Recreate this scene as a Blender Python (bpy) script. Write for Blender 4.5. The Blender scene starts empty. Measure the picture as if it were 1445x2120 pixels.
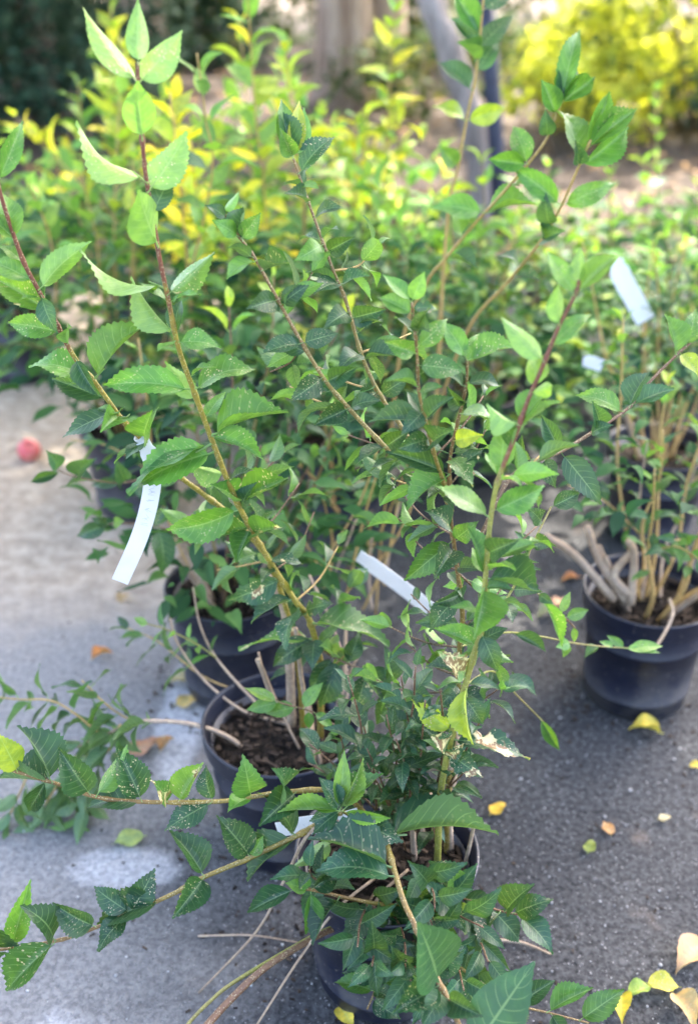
import bpy, bmesh, math, random
from mathutils import Vector, Matrix, noise
R = math.radians
scene = bpy.context.scene
col = scene.collection
# ------------------------------------------------------------------ camera, sky, sun, exposure
F = 2200.0                     # focal length in photograph pixels (1445 x 2120)
CAMZ, PITCH = 1.40, R(30)
cam_d = bpy.data.cameras.new('camera'); cam = bpy.data.objects.new('camera', cam_d); col.objects.link(cam)
cam.location = (0, 0, CAMZ); cam.rotation_euler = (R(90) - PITCH, 0, 0)
cam_d.sensor_fit = 'VERTICAL'; cam_d.sensor_height = 36.0; cam_d.sensor_width = 36.0
cam_d.lens = 36.0 * F / 2120.0
cam_d.clip_start = 0.02; cam_d.clip_end = 400
cam_d.dof.use_dof = True; cam_d.dof.focus_distance = 1.33; cam_d.dof.aperture_fstop = 2.3
scene.camera = cam
SUN_EL, SUN_AZ = R(50), R(28)          # sun stands behind the plants, to the right (azimuth from +Y towards +X)
w = bpy.data.worlds.new('World'); scene.world = w; w.use_nodes = True
nt = w.node_tree; bg = nt.nodes['Background']
sky = nt.nodes.new('ShaderNodeTexSky'); sky.sky_type = 'NISHITA'; sky.sun_disc = False
sky.sun_elevation = SUN_EL; sky.sun_rotation = SUN_AZ; sky.air_density = 1.0; sky.dust_density = 6.0; sky.ozone_density = 1.0
nt.links.new(sky.outputs[0], bg.inputs[0]); bg.inputs[1].default_value = 0.15
sd = bpy.data.lights.new('sun', 'SUN'); sun = bpy.data.objects.new('sun', sd); col.objects.link(sun)
sd.energy = 3.0; sd.angle = R(0.6); sd.color = (1.0, 0.93, 0.80)
sdir = Vector((math.cos(SUN_EL) * math.sin(SUN_AZ), math.cos(SUN_EL) * math.cos(SUN_AZ), math.sin(SUN_EL)))
sun.rotation_euler = sdir.to_track_quat('Z', 'Y').to_euler(); sun.location = sdir * 30
vs = scene.view_settings
vs.view_transform = 'Standard'; vs.look = 'None'; vs.gamma = 1.0; vs.use_curve_mapping = False
vs.exposure = 3.45
scene.cycles.use_denoising = True
scene.cycles.max_bounces = 8; scene.cycles.transmission_bounces = 4; scene.cycles.sample_clamp_indirect = 8

# ------------------------------------------------------------------ pixel helpers
CS, SN = math.cos(PITCH), math.sin(PITCH)
CAM = Vector((0, 0, CAMZ))
def ray(px, py):
    a = (px - 722.5) / F; b = (1060.0 - py) / F
    return Vector((a, CS + b * SN, -SN + b * CS))      # length along camera axis = 1
def at(px, py, Y):
    d = ray(px, py); return CAM + d * (Y / d.y)
def atd(px, py, depth): return CAM + ray(px, py) * depth
def gnd(px, py, z=0.0):
    d = ray(px, py); return CAM + d * ((z - CAMZ) / d.z)
def depth_of(p): q = p - CAM; return q.y * CS - q.z * SN
def pix(p):
    q = p - CAM; dp = q.y * CS - q.z * SN
    return (722.5 + F * q.x / dp, 1060.0 - F * (q.y * SN + q.z * CS) / dp)

# ------------------------------------------------------------------ material helpers
class N:
    def __init__(s, name):
        s.m = bpy.data.materials.new(name); s.m.use_nodes = True; s.t = s.m.node_tree
        s.bsdf = s.t.nodes['Principled BSDF']; s.out = s.t.nodes['Material Output']
    def n(s, ty, **kw):
        x = s.t.nodes.new(ty)
        for k, v in kw.items(): setattr(x, k, v)
        return x
    def l(s, a, b): s.t.links.new(a, b)
    def put(s, sock, v):
        if hasattr(v, 'is_output'): s.l(v, sock)
        else:
            if isinstance(v, (tuple, list)) and len(v) == 3 and sock.type == 'RGBA': v = (*v, 1)
            sock.default_value = v
    def math(s, op, a, b=0.0, c=0.0, clamp=False):
        x = s.n('ShaderNodeMath', operation=op); x.use_clamp = clamp
        s.put(x.inputs[0], a); s.put(x.inputs[1], b); s.put(x.inputs[2], c); return x.outputs[0]
    def ss(s, v, lo, hi, a=0.0, b=1.0):
        x = s.n('ShaderNodeMapRange', interpolation_type='SMOOTHSTEP')
        s.put(x.inputs[0], v)
        for i, q in enumerate((lo, hi, a, b)): s.put(x.inputs[i + 1], q)
        return x.outputs[0]
    def mix(s, f, a, b, mode='MIX'):
        x = s.n('ShaderNodeMix', data_type='RGBA', blend_type=mode)
        s.put(x.inputs[0], f); s.put(x.inputs[6], a); s.put(x.inputs[7], b); return x.outputs[2]
    def noise(s, vec, scale, detail=4, rough=0.55):
        x = s.n('ShaderNodeTexNoise'); x.inputs['Scale'].default_value = scale
        x.inputs['Detail'].default_value = detail; x.inputs['Roughness'].default_value = rough
        if vec is not None: s.l(vec, x.inputs['Vector'])
        return x.outputs[0]
    def vor(s, vec, scale, feature='F1'):
        x = s.n('ShaderNodeTexVoronoi', feature=feature); x.inputs['Scale'].default_value = scale
        if vec is not None: s.l(vec, x.inputs['Vector'])
        return x
    def bump(s, h, strength, dist):
        x = s.n('ShaderNodeBump'); x.inputs['Strength'].default_value = strength; x.inputs['Distance'].default_value = dist
        s.l(h, x.inputs['Height']); return x.outputs[0]
    def coord(s, w='Object'): return s.n('ShaderNodeTexCoord').outputs[w]

def leaf_material(name, rough=0.36, trans=0.28, spots=True, under_mix=0.62):
    k = N(name)
    oi = k.n('ShaderNodeObjectInfo'); tc = k.n('ShaderNodeTexCoord')
    sep = k.n('ShaderNodeSeparateXYZ'); k.l(tc.outputs['UV'], sep.inputs[0])
    u, v = sep.outputs[0], sep.outputs[1]
    a = k.math('ABSOLUTE', k.math('SUBTRACT', u, 0.5))
    a2 = k.math('MULTIPLY', a, 2.0)
    mid = k.ss(a, 0.012, 0.035, 1.0, 0.0)
    fr = k.math('FRACT', k.math('MULTIPLY', k.math('SUBTRACT', v, k.math('MULTIPLY', k.math('POWER', a2, 1.3), 0.20)), 8.0))
    lat = k.ss(k.math('ABSOLUTE', k.math('SUBTRACT', fr, 0.5)), 0.0, 0.10, 1.0, 0.0)
    lat = k.math('MULTIPLY', lat, k.ss(a2, 0.55, 0.98, 0.75, 0.0))
    vein = k.math('MAXIMUM', mid, lat)
    off = k.n('ShaderNodeCombineXYZ'); k.l(k.math('MULTIPLY', oi.outputs['Random'], 37.0), off.inputs[2])
    k.l(k.math('MULTIPLY', u, 0.5), off.inputs[0]); k.l(v, off.inputs[1])
    vec = off.outputs[0]
    # colour of the blade: object colour, mottled
    base = oi.outputs['Color']
    mot = k.noise(vec, 5.0, 4)
    c = k.mix(k.ss(mot, 0.35, 0.7), k.mix(1.0, base, (0.72, 0.80, 0.86, 1), 'MULTIPLY'), k.mix(1.0, base, (1.25, 1.18, 0.95, 1), 'MULTIPLY'))
    c = k.mix(k.math('MULTIPLY', vein, 0.55), c, k.mix(0.6, base, (0.30, 0.42, 0.17, 1)))
    if spots:
        dam = oi.outputs['Alpha']                                      # 1 = sound leaf, lower = more insect damage
        sp = k.vor(vec, 19.0); spd = sp.outputs['Distance']
        gate = k.ss(k.noise(vec, 3.6, 2), 0.46, 0.56)
        s1 = k.math('MULTIPLY', k.ss(spd, 0.20, 0.30, 1.0, 0.0), gate)
        s1 = k.math('MULTIPLY', s1, k.ss(dam, 0.55, 0.98, 1.0, 0.0))
        c = k.mix(s1, c, (0.50, 0.40, 0.26, 1))
        st = k.ss(k.noise(vec, 2.4, 3), k.math('ADD', 0.42, k.math('MULTIPLY', dam, 0.42)), k.math('ADD', 0.46, k.math('MULTIPLY', dam, 0.42)))
        c = k.mix(st, c, k.mix(k.ss(k.noise(vec, 9.0, 3), 0.45, 0.55), (0.62, 0.52, 0.30, 1), (0.20, 0.11, 0.06, 1)))
        fine = k.vor(vec, 34.0)
        s2 = k.math('MULTIPLY', k.ss(fine.outputs['Distance'], 0.13, 0.20, 1.0, 0.0), k.ss(k.noise(vec, 8.0, 2), 0.53, 0.60))
        c = k.mix(k.math('MULTIPLY', k.math('MULTIPLY', s2, k.ss(k.noise(vec, 2.0, 2), .50, .58)), k.ss(dam, .68, .9, .85, .05)), c, (0.45, 0.48, 0.36, 1))
    geo = k.n('ShaderNodeNewGeometry')
    under = k.mix(under_mix, c, k.mix(0.5, k.mix(1.0, c, (2.3, 2.0, 2.0, 1), 'MULTIPLY'), (0.24, 0.35, 0.13, 1)))
    cc = k.mix(geo.outputs['Backfacing'], c, under)
    k.l(cc, k.bsdf.inputs['Base Color'])
    k.put(k.bsdf.inputs['Roughness'], k.ss(k.noise(vec, 14.0, 2), 0.3, 0.7, rough - 0.08, rough + 0.10))
    k.bsdf.inputs['Specular IOR Level'].default_value = 0.40
    h = k.math('SUBTRACT', k.math('MULTIPLY', k.noise(vec, 16.0, 3), 0.5), k.math('MULTIPLY', vein, 0.8))
    b = k.bump(h, 0.16, 0.012); k.l(b, k.bsdf.inputs['Normal'])
    tr = k.n('ShaderNodeBsdfTranslucent')
    k.l(k.mix(0.5, k.mix(1.0, c, (2.2, 2.6, 0.9, 1), 'MULTIPLY'), (0.20, 0.32, 0.02, 1)), tr.inputs[0])
    mx = k.n('ShaderNodeMixShader'); mx.inputs[0].default_value = trans
    k.l(k.bsdf.outputs[0], mx.inputs[1]); k.l(tr.outputs[0], mx.inputs[2]); k.l(mx.outputs[0], k.out.inputs[0])
    return k.m

def stem_material(name, ca, cb, dots=(0.55, 0.48, 0.28), dot_amt=0.42, split=(0.45, 0.7), rough=0.5):
    """bark from ca (foot) to cb (tip) with pale lenticels"""
    k = N(name); tc = k.n('ShaderNodeTexCoord'); sep = k.n('ShaderNodeSeparateXYZ'); k.l(tc.outputs['UV'], sep.inputs[0])
    ob = tc.outputs['Object']
    nz = k.noise(ob, 60.0, 4)
    c = k.mix(k.ss(k.math('ADD', sep.outputs[1], k.math('MULTIPLY', k.math('SUBTRACT', nz, 0.5), 0.15)), split[0], split[1]), ca, cb)
    c = k.mix(k.ss(k.noise(ob, 140.0, 3), 0.40, 0.68), k.mix(1.0, c, (0.82, 0.80, 0.80, 1), 'MULTIPLY'), k.mix(1.0, c, (1.12, 1.1, 1.0, 1), 'MULTIPLY'))
    vo = k.vor(ob, 330.0)
    d = k.ss(vo.outputs['Distance'], 0.22, 0.36, 1.0, 0.0)
    c = k.mix(k.math('MULTIPLY', d, dot_amt), c, dots)
    k.l(c, k.bsdf.inputs['Base Color']); k.bsdf.inputs['Roughness'].default_value = rough
    k.l(k.bump(k.math('ADD', k.noise(ob, 220.0, 3), d), 0.5, 0.0012), k.bsdf.inputs['Normal'])
    return k.m

M = {}
M['leaf'] = leaf_material('leaf_blade')
M['far_leaf'] = leaf_material('leaf_blade_plain', rough=0.62, trans=0.30, spots=False)
M['dry_leaf'] = leaf_material('dry_leaf_blade', rough=0.65, trans=0.12, under_mix=0.3)
M['stem_red'] = stem_material('stem_olive_to_red', (0.26, 0.21, 0.03), (0.17, 0.058, 0.030), split=(0.74, 0.80))
M['stem_olive'] = stem_material('stem_olive', (0.21, 0.155, 0.03), (0.18, 0.105, 0.03))
M['stem_green'] = stem_material('stem_green', (0.22, 0.23, 0.04), (0.22, 0.19, 0.05), dot_amt=0.3)
M['stem_greenred'] = stem_material('stem_green_to_red', (0.25, 0.25, 0.05), (0.17, 0.060, 0.035), dot_amt=0.25, split=(0.72, 0.78))
M['stem_brown'] = stem_material('stem_brown', (0.13, 0.072, 0.036), (0.15, 0.075, 0.04), dot_amt=0.4)
M['stem_wood'] = stem_material('stem_wood', (0.42, 0.32, 0.24), (0.36, 0.26, 0.18), dots=(0.16, 0.12, 0.09), dot_amt=0.4, rough=0.8)
M['stem_tan'] = stem_material('stem_tan', (0.48, 0.31, 0.11), (0.42, 0.28, 0.08), dot_amt=0.4)

def crown_material(name, c1, c2, c3, trans=.35, sc=2.0):
    k = N(name); g = k.n('ShaderNodeNewGeometry'); rn = g.outputs['Random Per Island']
    c = k.mix(k.ss(rn, 0.1, 0.6), c1, c2); c = k.mix(k.ss(rn, .78, .82), c, c3)
    k.l(c, k.bsdf.inputs['Base Color']); k.bsdf.inputs['Roughness'].default_value = .7; k.bsdf.inputs['Specular IOR Level'].default_value = .2
    tr = k.n('ShaderNodeBsdfTranslucent'); k.l(k.mix(1.0, c, (1.6, 1.6, .8, 1), 'MULTIPLY'), tr.inputs[0])
    mx = k.n('ShaderNodeMixShader'); mx.inputs[0].default_value = trans
    k.l(k.bsdf.outputs[0], mx.inputs[1]); k.l(tr.outputs[0], mx.inputs[2]); k.l(mx.outputs[0], k.out.inputs[0]); return k.m
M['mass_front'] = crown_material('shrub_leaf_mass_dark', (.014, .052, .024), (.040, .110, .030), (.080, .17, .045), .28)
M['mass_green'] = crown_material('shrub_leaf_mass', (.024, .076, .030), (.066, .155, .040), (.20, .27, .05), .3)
def simple(name, c1, c2, scale, rough=0.7, bump=0.3, bdist=0.004, spec=0.4, detail=5):
    k = N(name); ob = k.coord()
    nz = k.noise(ob, scale, detail)
    k.l(k.mix(k.ss(nz, 0.35, 0.65), c1, c2), k.bsdf.inputs['Base Color'])
    k.bsdf.inputs['Roughness'].default_value = rough; k.bsdf.inputs['Specular IOR Level'].default_value = spec
    if bump: k.l(k.bump(k.noise(ob, scale * 3, 4), bump, bdist), k.bsdf.inputs['Normal'])
    return k.m

def pot_material():
    k = N('pot_plastic'); ob = k.coord(); sep = k.n('ShaderNodeSeparateXYZ'); k.l(ob, sep.inputs[0])
    c = k.mix(k.ss(k.noise(ob, 9.0, 4), 0.4, 0.65), (0.006, 0.008, 0.020, 1), (0.012, 0.015, 0.031, 1))
    dust = k.math('MULTIPLY', k.ss(k.noise(ob, 14.0, 6, 0.7), 0.38, 0.72), k.ss(sep.outputs[2], 0.20, 0.02, 0.10, 0.85))
    c = k.mix(dust, c, (0.07, 0.063, 0.060, 1))
    ring = k.math('MULTIPLY', k.ss(k.noise(ob, 3.0, 5, .7), .48, .62), k.ss(k.math('ABSOLUTE', k.math('SUBTRACT', sep.outputs[2], .07)), .0, .03, .5, 0.0))
    c = k.mix(ring, c, (.10, .09, .08, 1))
    mp = k.n('ShaderNodeMapping'); mp.inputs['Scale'].default_value = (60, 60, 5); k.l(ob, mp.inputs[0])
    c = k.mix(k.math('MULTIPLY', k.ss(k.noise(mp.outputs[0], 2.0, 3), .62, .72), .3), c, (.06, .06, .07, 1))
    sc = k.vor(ob, 70.0); c = k.mix(k.math('MULTIPLY', k.ss(sc.outputs['Distance'], 0.10, 0.16, 1.0, 0.0), 0.5), c, (0.2, 0.18, 0.15, 1))
    k.l(c, k.bsdf.inputs['Base Color']); k.put(k.bsdf.inputs['Roughness'], k.math('ADD', 0.42, k.math('MULTIPLY', dust, 0.4)))
    k.l(k.bump(k.noise(ob, 60.0, 3), 0.12, 0.002), k.bsdf.inputs['Normal'])
    return k.m
M['pot'] = pot_material()
M['soil'] = simple('potting_soil', (0.006, 0.005, 0.004), (0.024, 0.017, 0.013), 70, 0.95, 1.0, 0.006, 0.2)
M['chip'] = simple('bark_chip', (0.010, 0.007, 0.006), (0.060, 0.042, 0.030), 40, 0.9, 0.5, 0.003, 0.2)
def tag_material():
    k = N('white_tag_plastic'); ob = k.coord()
    k.l(k.mix(k.ss(k.noise(ob, 30.0, 4), 0.45, 0.75), (0.70, 0.715, 0.73, 1), (0.62, 0.63, 0.645, 1)), k.bsdf.inputs['Base Color'])
    k.bsdf.inputs['Roughness'].default_value = 0.45
    tr = k.n('ShaderNodeBsdfTranslucent'); tr.inputs[0].default_value = (0.8, 0.82, 0.85, 1)
    mx = k.n('ShaderNodeMixShader'); mx.inputs[0].default_value = 0.3
    k.l(k.bsdf.outputs[0], mx.inputs[1]); k.l(tr.outputs[0], mx.inputs[2]); k.l(mx.outputs[0], k.out.inputs[0])
    return k.m
M['tag'] = tag_material()
M['pencil'] = simple('faded_pencil', (0.36, 0.39, 0.44), (0.46, 0.48, 0.52), 200, 0.8, 0)

def asphalt_material():
    k = N('old_asphalt'); ob = k.coord(); sep = k.n('ShaderNodeSeparateXYZ'); k.l(ob, sep.inputs[0])
    X, Y = sep.outputs[0], sep.outputs[1]
    n1 = k.noise(ob, 3.0, 6, 0.6); n2 = k.noise(ob, 95.0, 5, 0.75); n3 = k.noise(ob, 420.0, 2, 0.6)
    c = k.mix(k.ss(n2, 0.34, 0.66), (0.018, 0.0185, 0.020, 1), (0.077, 0.0775, 0.081, 1))
    c = k.mix(k.ss(n1, 0.35, 0.70), k.mix(1.0, c, (0.75, 0.75, 0.77, 1), 'MULTIPLY'), k.mix(1.0, c, (1.2, 1.18, 1.15, 1), 'MULTIPLY'))
    ag = k.vor(ob, 105.0); agm = k.math('MULTIPLY', k.ss(ag.outputs['Distance'], 0.16, 0.30, 1.0, 0.0), k.ss(n3, 0.48, 0.60))
    c = k.mix(k.math('MULTIPLY', agm, 0.7), c, (0.40, 0.39, 0.40, 1))
    pit = k.vor(ob, 85.0); pm = k.math('MULTIPLY', k.ss(pit.outputs['Distance'], 0.10, 0.24, 1.0, 0.0), k.ss(k.noise(ob, 30.0, 3), 0.50, 0.62))
    c = k.mix(k.math('MULTIPLY', pm, 0.7), c, (0.025, 0.025, 0.03, 1))
    # pale worn and dusty towards the left, sandy dirt lying on it further back on the left
    wob = k.math('MULTIPLY', k.math('SUBTRACT', k.noise(ob, 2.2, 5, 0.65), 0.5), 0.9)
    worn = k.ss(k.math('ADD', X, wob), -0.05, -0.55)
    c = k.mix(k.math('MULTIPLY', worn, 0.70), c, k.mix(k.ss(n2, 0.35, 0.65), (0.19, 0.185, 0.19, 1), (0.33, 0.32, 0.315, 1)))
    sx = k.ss(k.math('ADD', X, k.math('MULTIPLY', wob, 0.5)), -0.22, -0.50)
    sy = k.ss(k.math('ADD', Y, k.math('MULTIPLY', wob, 0.5)), 1.78, 2.12)
    sand = k.math('MULTIPLY', sx, sy)
    sc = k.mix(k.ss(k.noise(ob, 24.0, 6, 0.7), 0.35, 0.68), (0.28, 0.22, 0.165, 1), (0.46, 0.375, 0.29, 1))
    c = k.mix(sand, c, sc)
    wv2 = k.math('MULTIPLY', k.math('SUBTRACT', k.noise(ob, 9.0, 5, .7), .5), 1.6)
    for cx, cy, rx, ry in ((-.41, .84, .13, .13), (-.37, 1.24, .10, .05), (-.33, 1.62, .05, .22)):          # pale ragged-edged patches
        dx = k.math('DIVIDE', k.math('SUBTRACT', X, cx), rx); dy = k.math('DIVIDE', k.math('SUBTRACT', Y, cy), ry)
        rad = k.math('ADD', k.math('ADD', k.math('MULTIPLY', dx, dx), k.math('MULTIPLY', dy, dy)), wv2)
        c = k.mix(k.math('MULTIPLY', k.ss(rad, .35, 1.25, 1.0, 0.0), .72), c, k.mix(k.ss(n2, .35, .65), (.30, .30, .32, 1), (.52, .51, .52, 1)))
    stain = k.math('MULTIPLY', k.ss(k.noise(ob, 5.5, 4), 0.60, 0.72), 0.45)
    c = k.mix(stain, c, (0.16, 0.12, 0.095, 1))
    k.l(c, k.bsdf.inputs['Base Color']); k.bsdf.inputs['Roughness'].default_value = 0.88; k.bsdf.inputs['Specular IOR Level'].default_value = 0.15
    h = k.math('ADD', k.math('MULTIPLY', n2, 0.8), k.math('SUBTRACT', k.math('MULTIPLY', agm, 0.5), k.math('MULTIPLY', pm, 0.6)))
    k.l(k.bump(h, 0.9, 0.004), k.bsdf.inputs['Normal'])
    return k.m
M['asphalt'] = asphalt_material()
def mulch_material():
    k = N('mulch_ground'); ob = k.coord()
    c = k.mix(k.ss(k.noise(ob, 26.0, 6, 0.7), 0.35, 0.65), (0.030, 0.021, 0.016, 1), (0.095, 0.066, 0.048, 1))
    c = k.mix(k.ss(k.noise(ob, 0.7, 4), 0.5, 0.75), c, (0.11, 0.08, 0.058, 1))
    k.l(c, k.bsdf.inputs['Base Color']); k.bsdf.inputs['Roughness'].default_value = 0.95
    k.l(k.bump(k.noise(ob, 40.0, 5), 1.0, 0.03), k.bsdf.inputs['Normal']); return k.m
M['mulch'] = mulch_material()
def bark_material(name, c1, c2, sx=9.0):
    k = N(name); ob = k.coord(); mp = k.n('ShaderNodeMapping'); mp.inputs['Scale'].default_value = (sx, sx, 0.9); k.l(ob, mp.inputs[0])
    nz = k.noise(mp.outputs[0], 2.0, 6, 0.65)
    k.l(k.mix(k.ss(nz, 0.36, 0.66), c1, c2), k.bsdf.inputs['Base Color']); k.bsdf.inputs['Roughness'].default_value = 0.9
    k.l(k.bump(nz, 1.0, 0.06), k.bsdf.inputs['Normal']); return k.m
M['bark'] = bark_material('furrowed_bark', (0.27, 0.17, 0.115), (0.60, 0.45, 0.34))
M['bark_grey'] = bark_material('smooth_grey_bark', (0.16, 0.13, 0.11), (0.34, 0.29, 0.26), 5)
M['black_post'] = simple('black_post_plastic', (0.012, 0.014, 0.03), (0.03, 0.034, 0.06), 12, 0.5, 0.1)
M['stone'] = simple('grit_stone', (0.14, 0.14, 0.15), (0.40, 0.39, 0.38), 60, 0.8, 0.2)
def apple_material():
    k = N('apple_skin'); ob = k.coord()
    k.l(k.mix(k.ss(k.noise(ob, 25.0, 3), 0.4, 0.7), (0.55, 0.08, 0.09, 1), (0.62, 0.22, 0.17, 1)), k.bsdf.inputs['Base Color'])
    k.bsdf.inputs['Roughness'].default_value = 0.4; return k.m
M['apple'] = apple_material()

# ------------------------------------------------------------------ object helpers
def tag(o, label=None, cat=None, group=None, kind=None):
    if label: o['label'] = label
    if cat: o['category'] = cat
    if group: o['group'] = group
    if kind: o['kind'] = kind
    return o
def link(name, me, parent=None, mat=None):
    o = bpy.data.objects.new(name, me); col.objects.link(o)
    if parent is not None: o.parent = parent
    if mat is not None and me is not None and len(me.materials) == 0: me.materials.append(mat)
    return o
def empty(name, loc):
    o = bpy.data.objects.new(name, None); col.objects.link(o); o.location = loc; o.empty_display_size = 0.05; return o
def mesh(name, vs, fs, smooth=True, uvs=None):
    me = bpy.data.meshes.new(name); me.from_pydata([tuple(v) for v in vs], [], fs); me.update()
    if smooth: me.polygons.foreach_set('use_smooth', [True] * len(me.polygons))
    if uvs:
        ul = me.uv_layers.new(name='UVMap')
        for lp in me.loops: ul.data[lp.index].uv = uvs[lp.vertex_index]
    return me
def spline(pts, n):
    """Catmull-Rom through Vectors, n samples for each span"""
    P = [pts[0] + (pts[0] - pts[1])] + list(pts) + [pts[-1] + (pts[-1] - pts[-2])]
    out = []
    for i in range(1, len(P) - 2):
        p0, p1, p2, p3 = P[i - 1:i + 3]
        for j in range(n):
            t = j / n
            out.append(0.5 * ((2 * p1) + (p2 - p0) * t + (2 * p0 - 5 * p1 + 4 * p2 - p3) * t * t + (3 * p1 - p0 - 3 * p2 + p3) * t ** 3))
    out.append(P[-2]); return out
def tube(name, path, r0, r1, sides=8, nodes=(), origin=Vector((0, 0, 0)), wob=0.06, seed=0):
    n = len(path); vs, uv = [], []
    L = [0.0]
    for i in range(1, n): L.append(L[-1] + (path[i] - path[i - 1]).length)
    T = L[-1] or 1
    prev = None
    for i, p in enumerate(path):
        t = (path[min(i + 1, n - 1)] - path[max(i - 1, 0)]).normalized()
        if prev is None:
            u = t.orthogonal().normalized()
        else:
            u = (prev - t * prev.dot(t)).normalized()
        prev = u; v = t.cross(u)
        f = L[i] / T; r = r0 + (r1 - r0) * f
        for q in nodes:
            dd = abs(L[i] - q * T)
            if dd < 0.008: r *= 1 + 0.45 * (1 - dd / 0.008)
        for s in range(sides):
            a = 2 * math.pi * s / sides
            rr = r * (1 + wob * noise.noise(Vector((p.x * 90 + seed, p.y * 90 + s * 1.7, p.z * 90))))
            vs.append(p + (u * math.cos(a) + v * math.sin(a)) * rr - origin); uv.append((s / sides, f))
    fs = []
    for i in range(n - 1):
        for s in range(sides):
            a = i * sides + s; b = i * sides + (s + 1) % sides
            fs.append((a, b, b + sides, a + sides))
    fs.append(tuple(range(sides))[::-1]); fs.append(tuple(range((n - 1) * sides, n * sides)))
    return mesh(name, vs, fs, True, uv)

# ------------------------------------------------------------------ leaf meshes: along +Y from 0 to 1, width 1 along X, upper side +Z
def blade(t):      # half width, t 0..1 along the blade: ovate with a drawn-out tip
    t = max(0.0, min(1.0, t))
    return max(.004, .51 * max(0.0, math.sin(math.pi * t ** .70)) ** .86 * (1 - .24 * t * t) * (1 - .40 * max(0.0, t - .74) / .26))
def leaf_mesh(name, seed, fold=0.15, arch=0.10, twist=0.0, wave=0.03, teeth=13, across=3, bite=0.0, pet=0.09, tooth=0.10, mat='leaf', curl=0.0):
    rnd = random.Random(seed)
    ns = teeth * 2 if teeth else 9
    vs, uv, fs = [], [], []
    row = 2 * across + 1
    ph = rnd.uniform(0, 6.28)
    bites = [(rnd.choice((-1, 1)), rnd.uniform(0.25, 0.95), rnd.uniform(0.04, 0.10), rnd.uniform(0.3, 0.8) * bite) for _ in range(7)] if bite else []
    for i in range(ns + 1):
        t = i / ns; y = pet + (1 - pet) * t
        w_ = blade(t)
        for j in range(-across, across + 1):
            s = j / across; yy = y
            x = w_ * s
            if teeth and abs(j) == across and t > 0.14:
                if i % 2: x += math.copysign(tooth * .42 * (1 - .5 * t), s); yy += 0.014
                else: x -= math.copysign(tooth * .22 * (1 - .5 * t), s) if abs(x) > .05 else 0
            for sd_, bt, bw, bd in bites:
                if sd_ * s > 0 and abs(t - bt) < bw: x *= 1 - bd * (1 - abs(t - bt) / bw) * abs(s)
            z = fold * abs(x) * 1.0 + wave * math.sin(ph + t * 9 + (2.0 if s > 0 else 0)) * abs(s) ** 1.5 + curl * (abs(s) ** 2) * w_
            z += arch * 4 * t * (1 - t) * 0.5 + arch * 0.25 * math.sin(t * 3.1)
            ang = twist * (t - 0.3)
            vs.append((x * math.cos(ang) - z * math.sin(ang) * 0.3, yy, z + x * math.sin(ang)))
            uv.append((0.5 + 0.5 * s, t))
    for i in range(ns):
        for j in range(row - 1):
            a = i * row + j; fs.append((a, a + 1, a + row + 1, a + row))
    if pet:                                       # leaf stalk, a thin prism running under the midrib
        b0 = len(vs); k = 4
        for q in range(k + 1):
            t = q / k; y = -0.01 + (pet + 0.12) * t; r = 0.026 * (1 - 0.45 * t)
            for a in (90, 210, 330):
                vs.append((r * math.cos(R(a)), y, r * math.sin(R(a)) - 0.012 + 0.06 * arch * t)); uv.append((0.5, 0.02))
        for q in range(k):
            for s in range(3):
                a = b0 + q * 3 + s; b = b0 + q * 3 + (s + 1) % 3
                fs.append((a, b, b + 3, a + 3))
    me = mesh(name, vs, fs, True, uv); me.materials.append(M[mat]); return me
LM = {'f': [leaf_mesh('leaf_flat', s, fo, ar, wave=wv, twist=tw) for s, fo, ar, wv, tw in ((1, .12, .06, .03, .1), (2, .30, .14, .04, -.2), (3, .20, .20, .05, .3), (15, .42, .10, .04, -.1), (16, .15, .16, .06, .4), (17, .34, .22, .03, 0))],
      'v': [leaf_mesh('leaf_folded', s, 0.75, 0.12, wave=0.03, twist=tw) for s, tw in ((4, .2), (5, -.2))],
      'a': [leaf_mesh('leaf_arched', s, 0.30, 0.24, wave=0.04, twist=tw) for s, tw in ((6, .3), (7, -.3))],
      'c': [leaf_mesh('leaf_cupped', s, 0.25, 0.05, wave=0.06, curl=0.9, twist=tw) for s, tw in ((8, .4), (9, -.4))],
      'b': [leaf_mesh('leaf_bitten', s, 0.25, 0.14, wave=0.06, bite=0.6, twist=tw) for s, tw in ((10, .3), (11, -.3), (12, .1))],
      'y': [leaf_mesh('leaf_young', s, 0.22, 0.04, wave=0.012, tooth=0.02, twist=tw) for s, tw in ((13, .1), (14, -.1))],
      'o': [leaf_mesh('leaf_distant', s, fo, ar, wave=0.03, teeth=0, across=1, mat='far_leaf', twist=tw) for s, fo, ar, tw in ((20, .2, .1, .2), (21, .5, .2, -.3), (22, .3, .3, .1), (23, .1, .0, -.2))],
      'd': [leaf_mesh('leaf_dry', s, fo, ar, wave=0.08, teeth=9, across=2, mat='dry_leaf', curl=cu, tooth=.03) for s, fo, ar, cu in ((30, .1, .1, .3), (31, .3, .2, .5), (32, -.1, .15, .2))]}
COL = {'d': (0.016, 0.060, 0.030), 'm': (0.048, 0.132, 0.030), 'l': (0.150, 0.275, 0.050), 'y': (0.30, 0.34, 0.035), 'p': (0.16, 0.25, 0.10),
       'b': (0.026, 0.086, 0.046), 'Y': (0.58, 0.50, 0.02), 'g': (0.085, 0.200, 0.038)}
def jitter(c, rnd, a=0.14): f = 1 + rnd.uniform(-a, a); return (c[0] * f * (1 + rnd.uniform(-a, a)), c[1] * f, c[2] * f * (1 + rnd.uniform(-a, a)))
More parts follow.
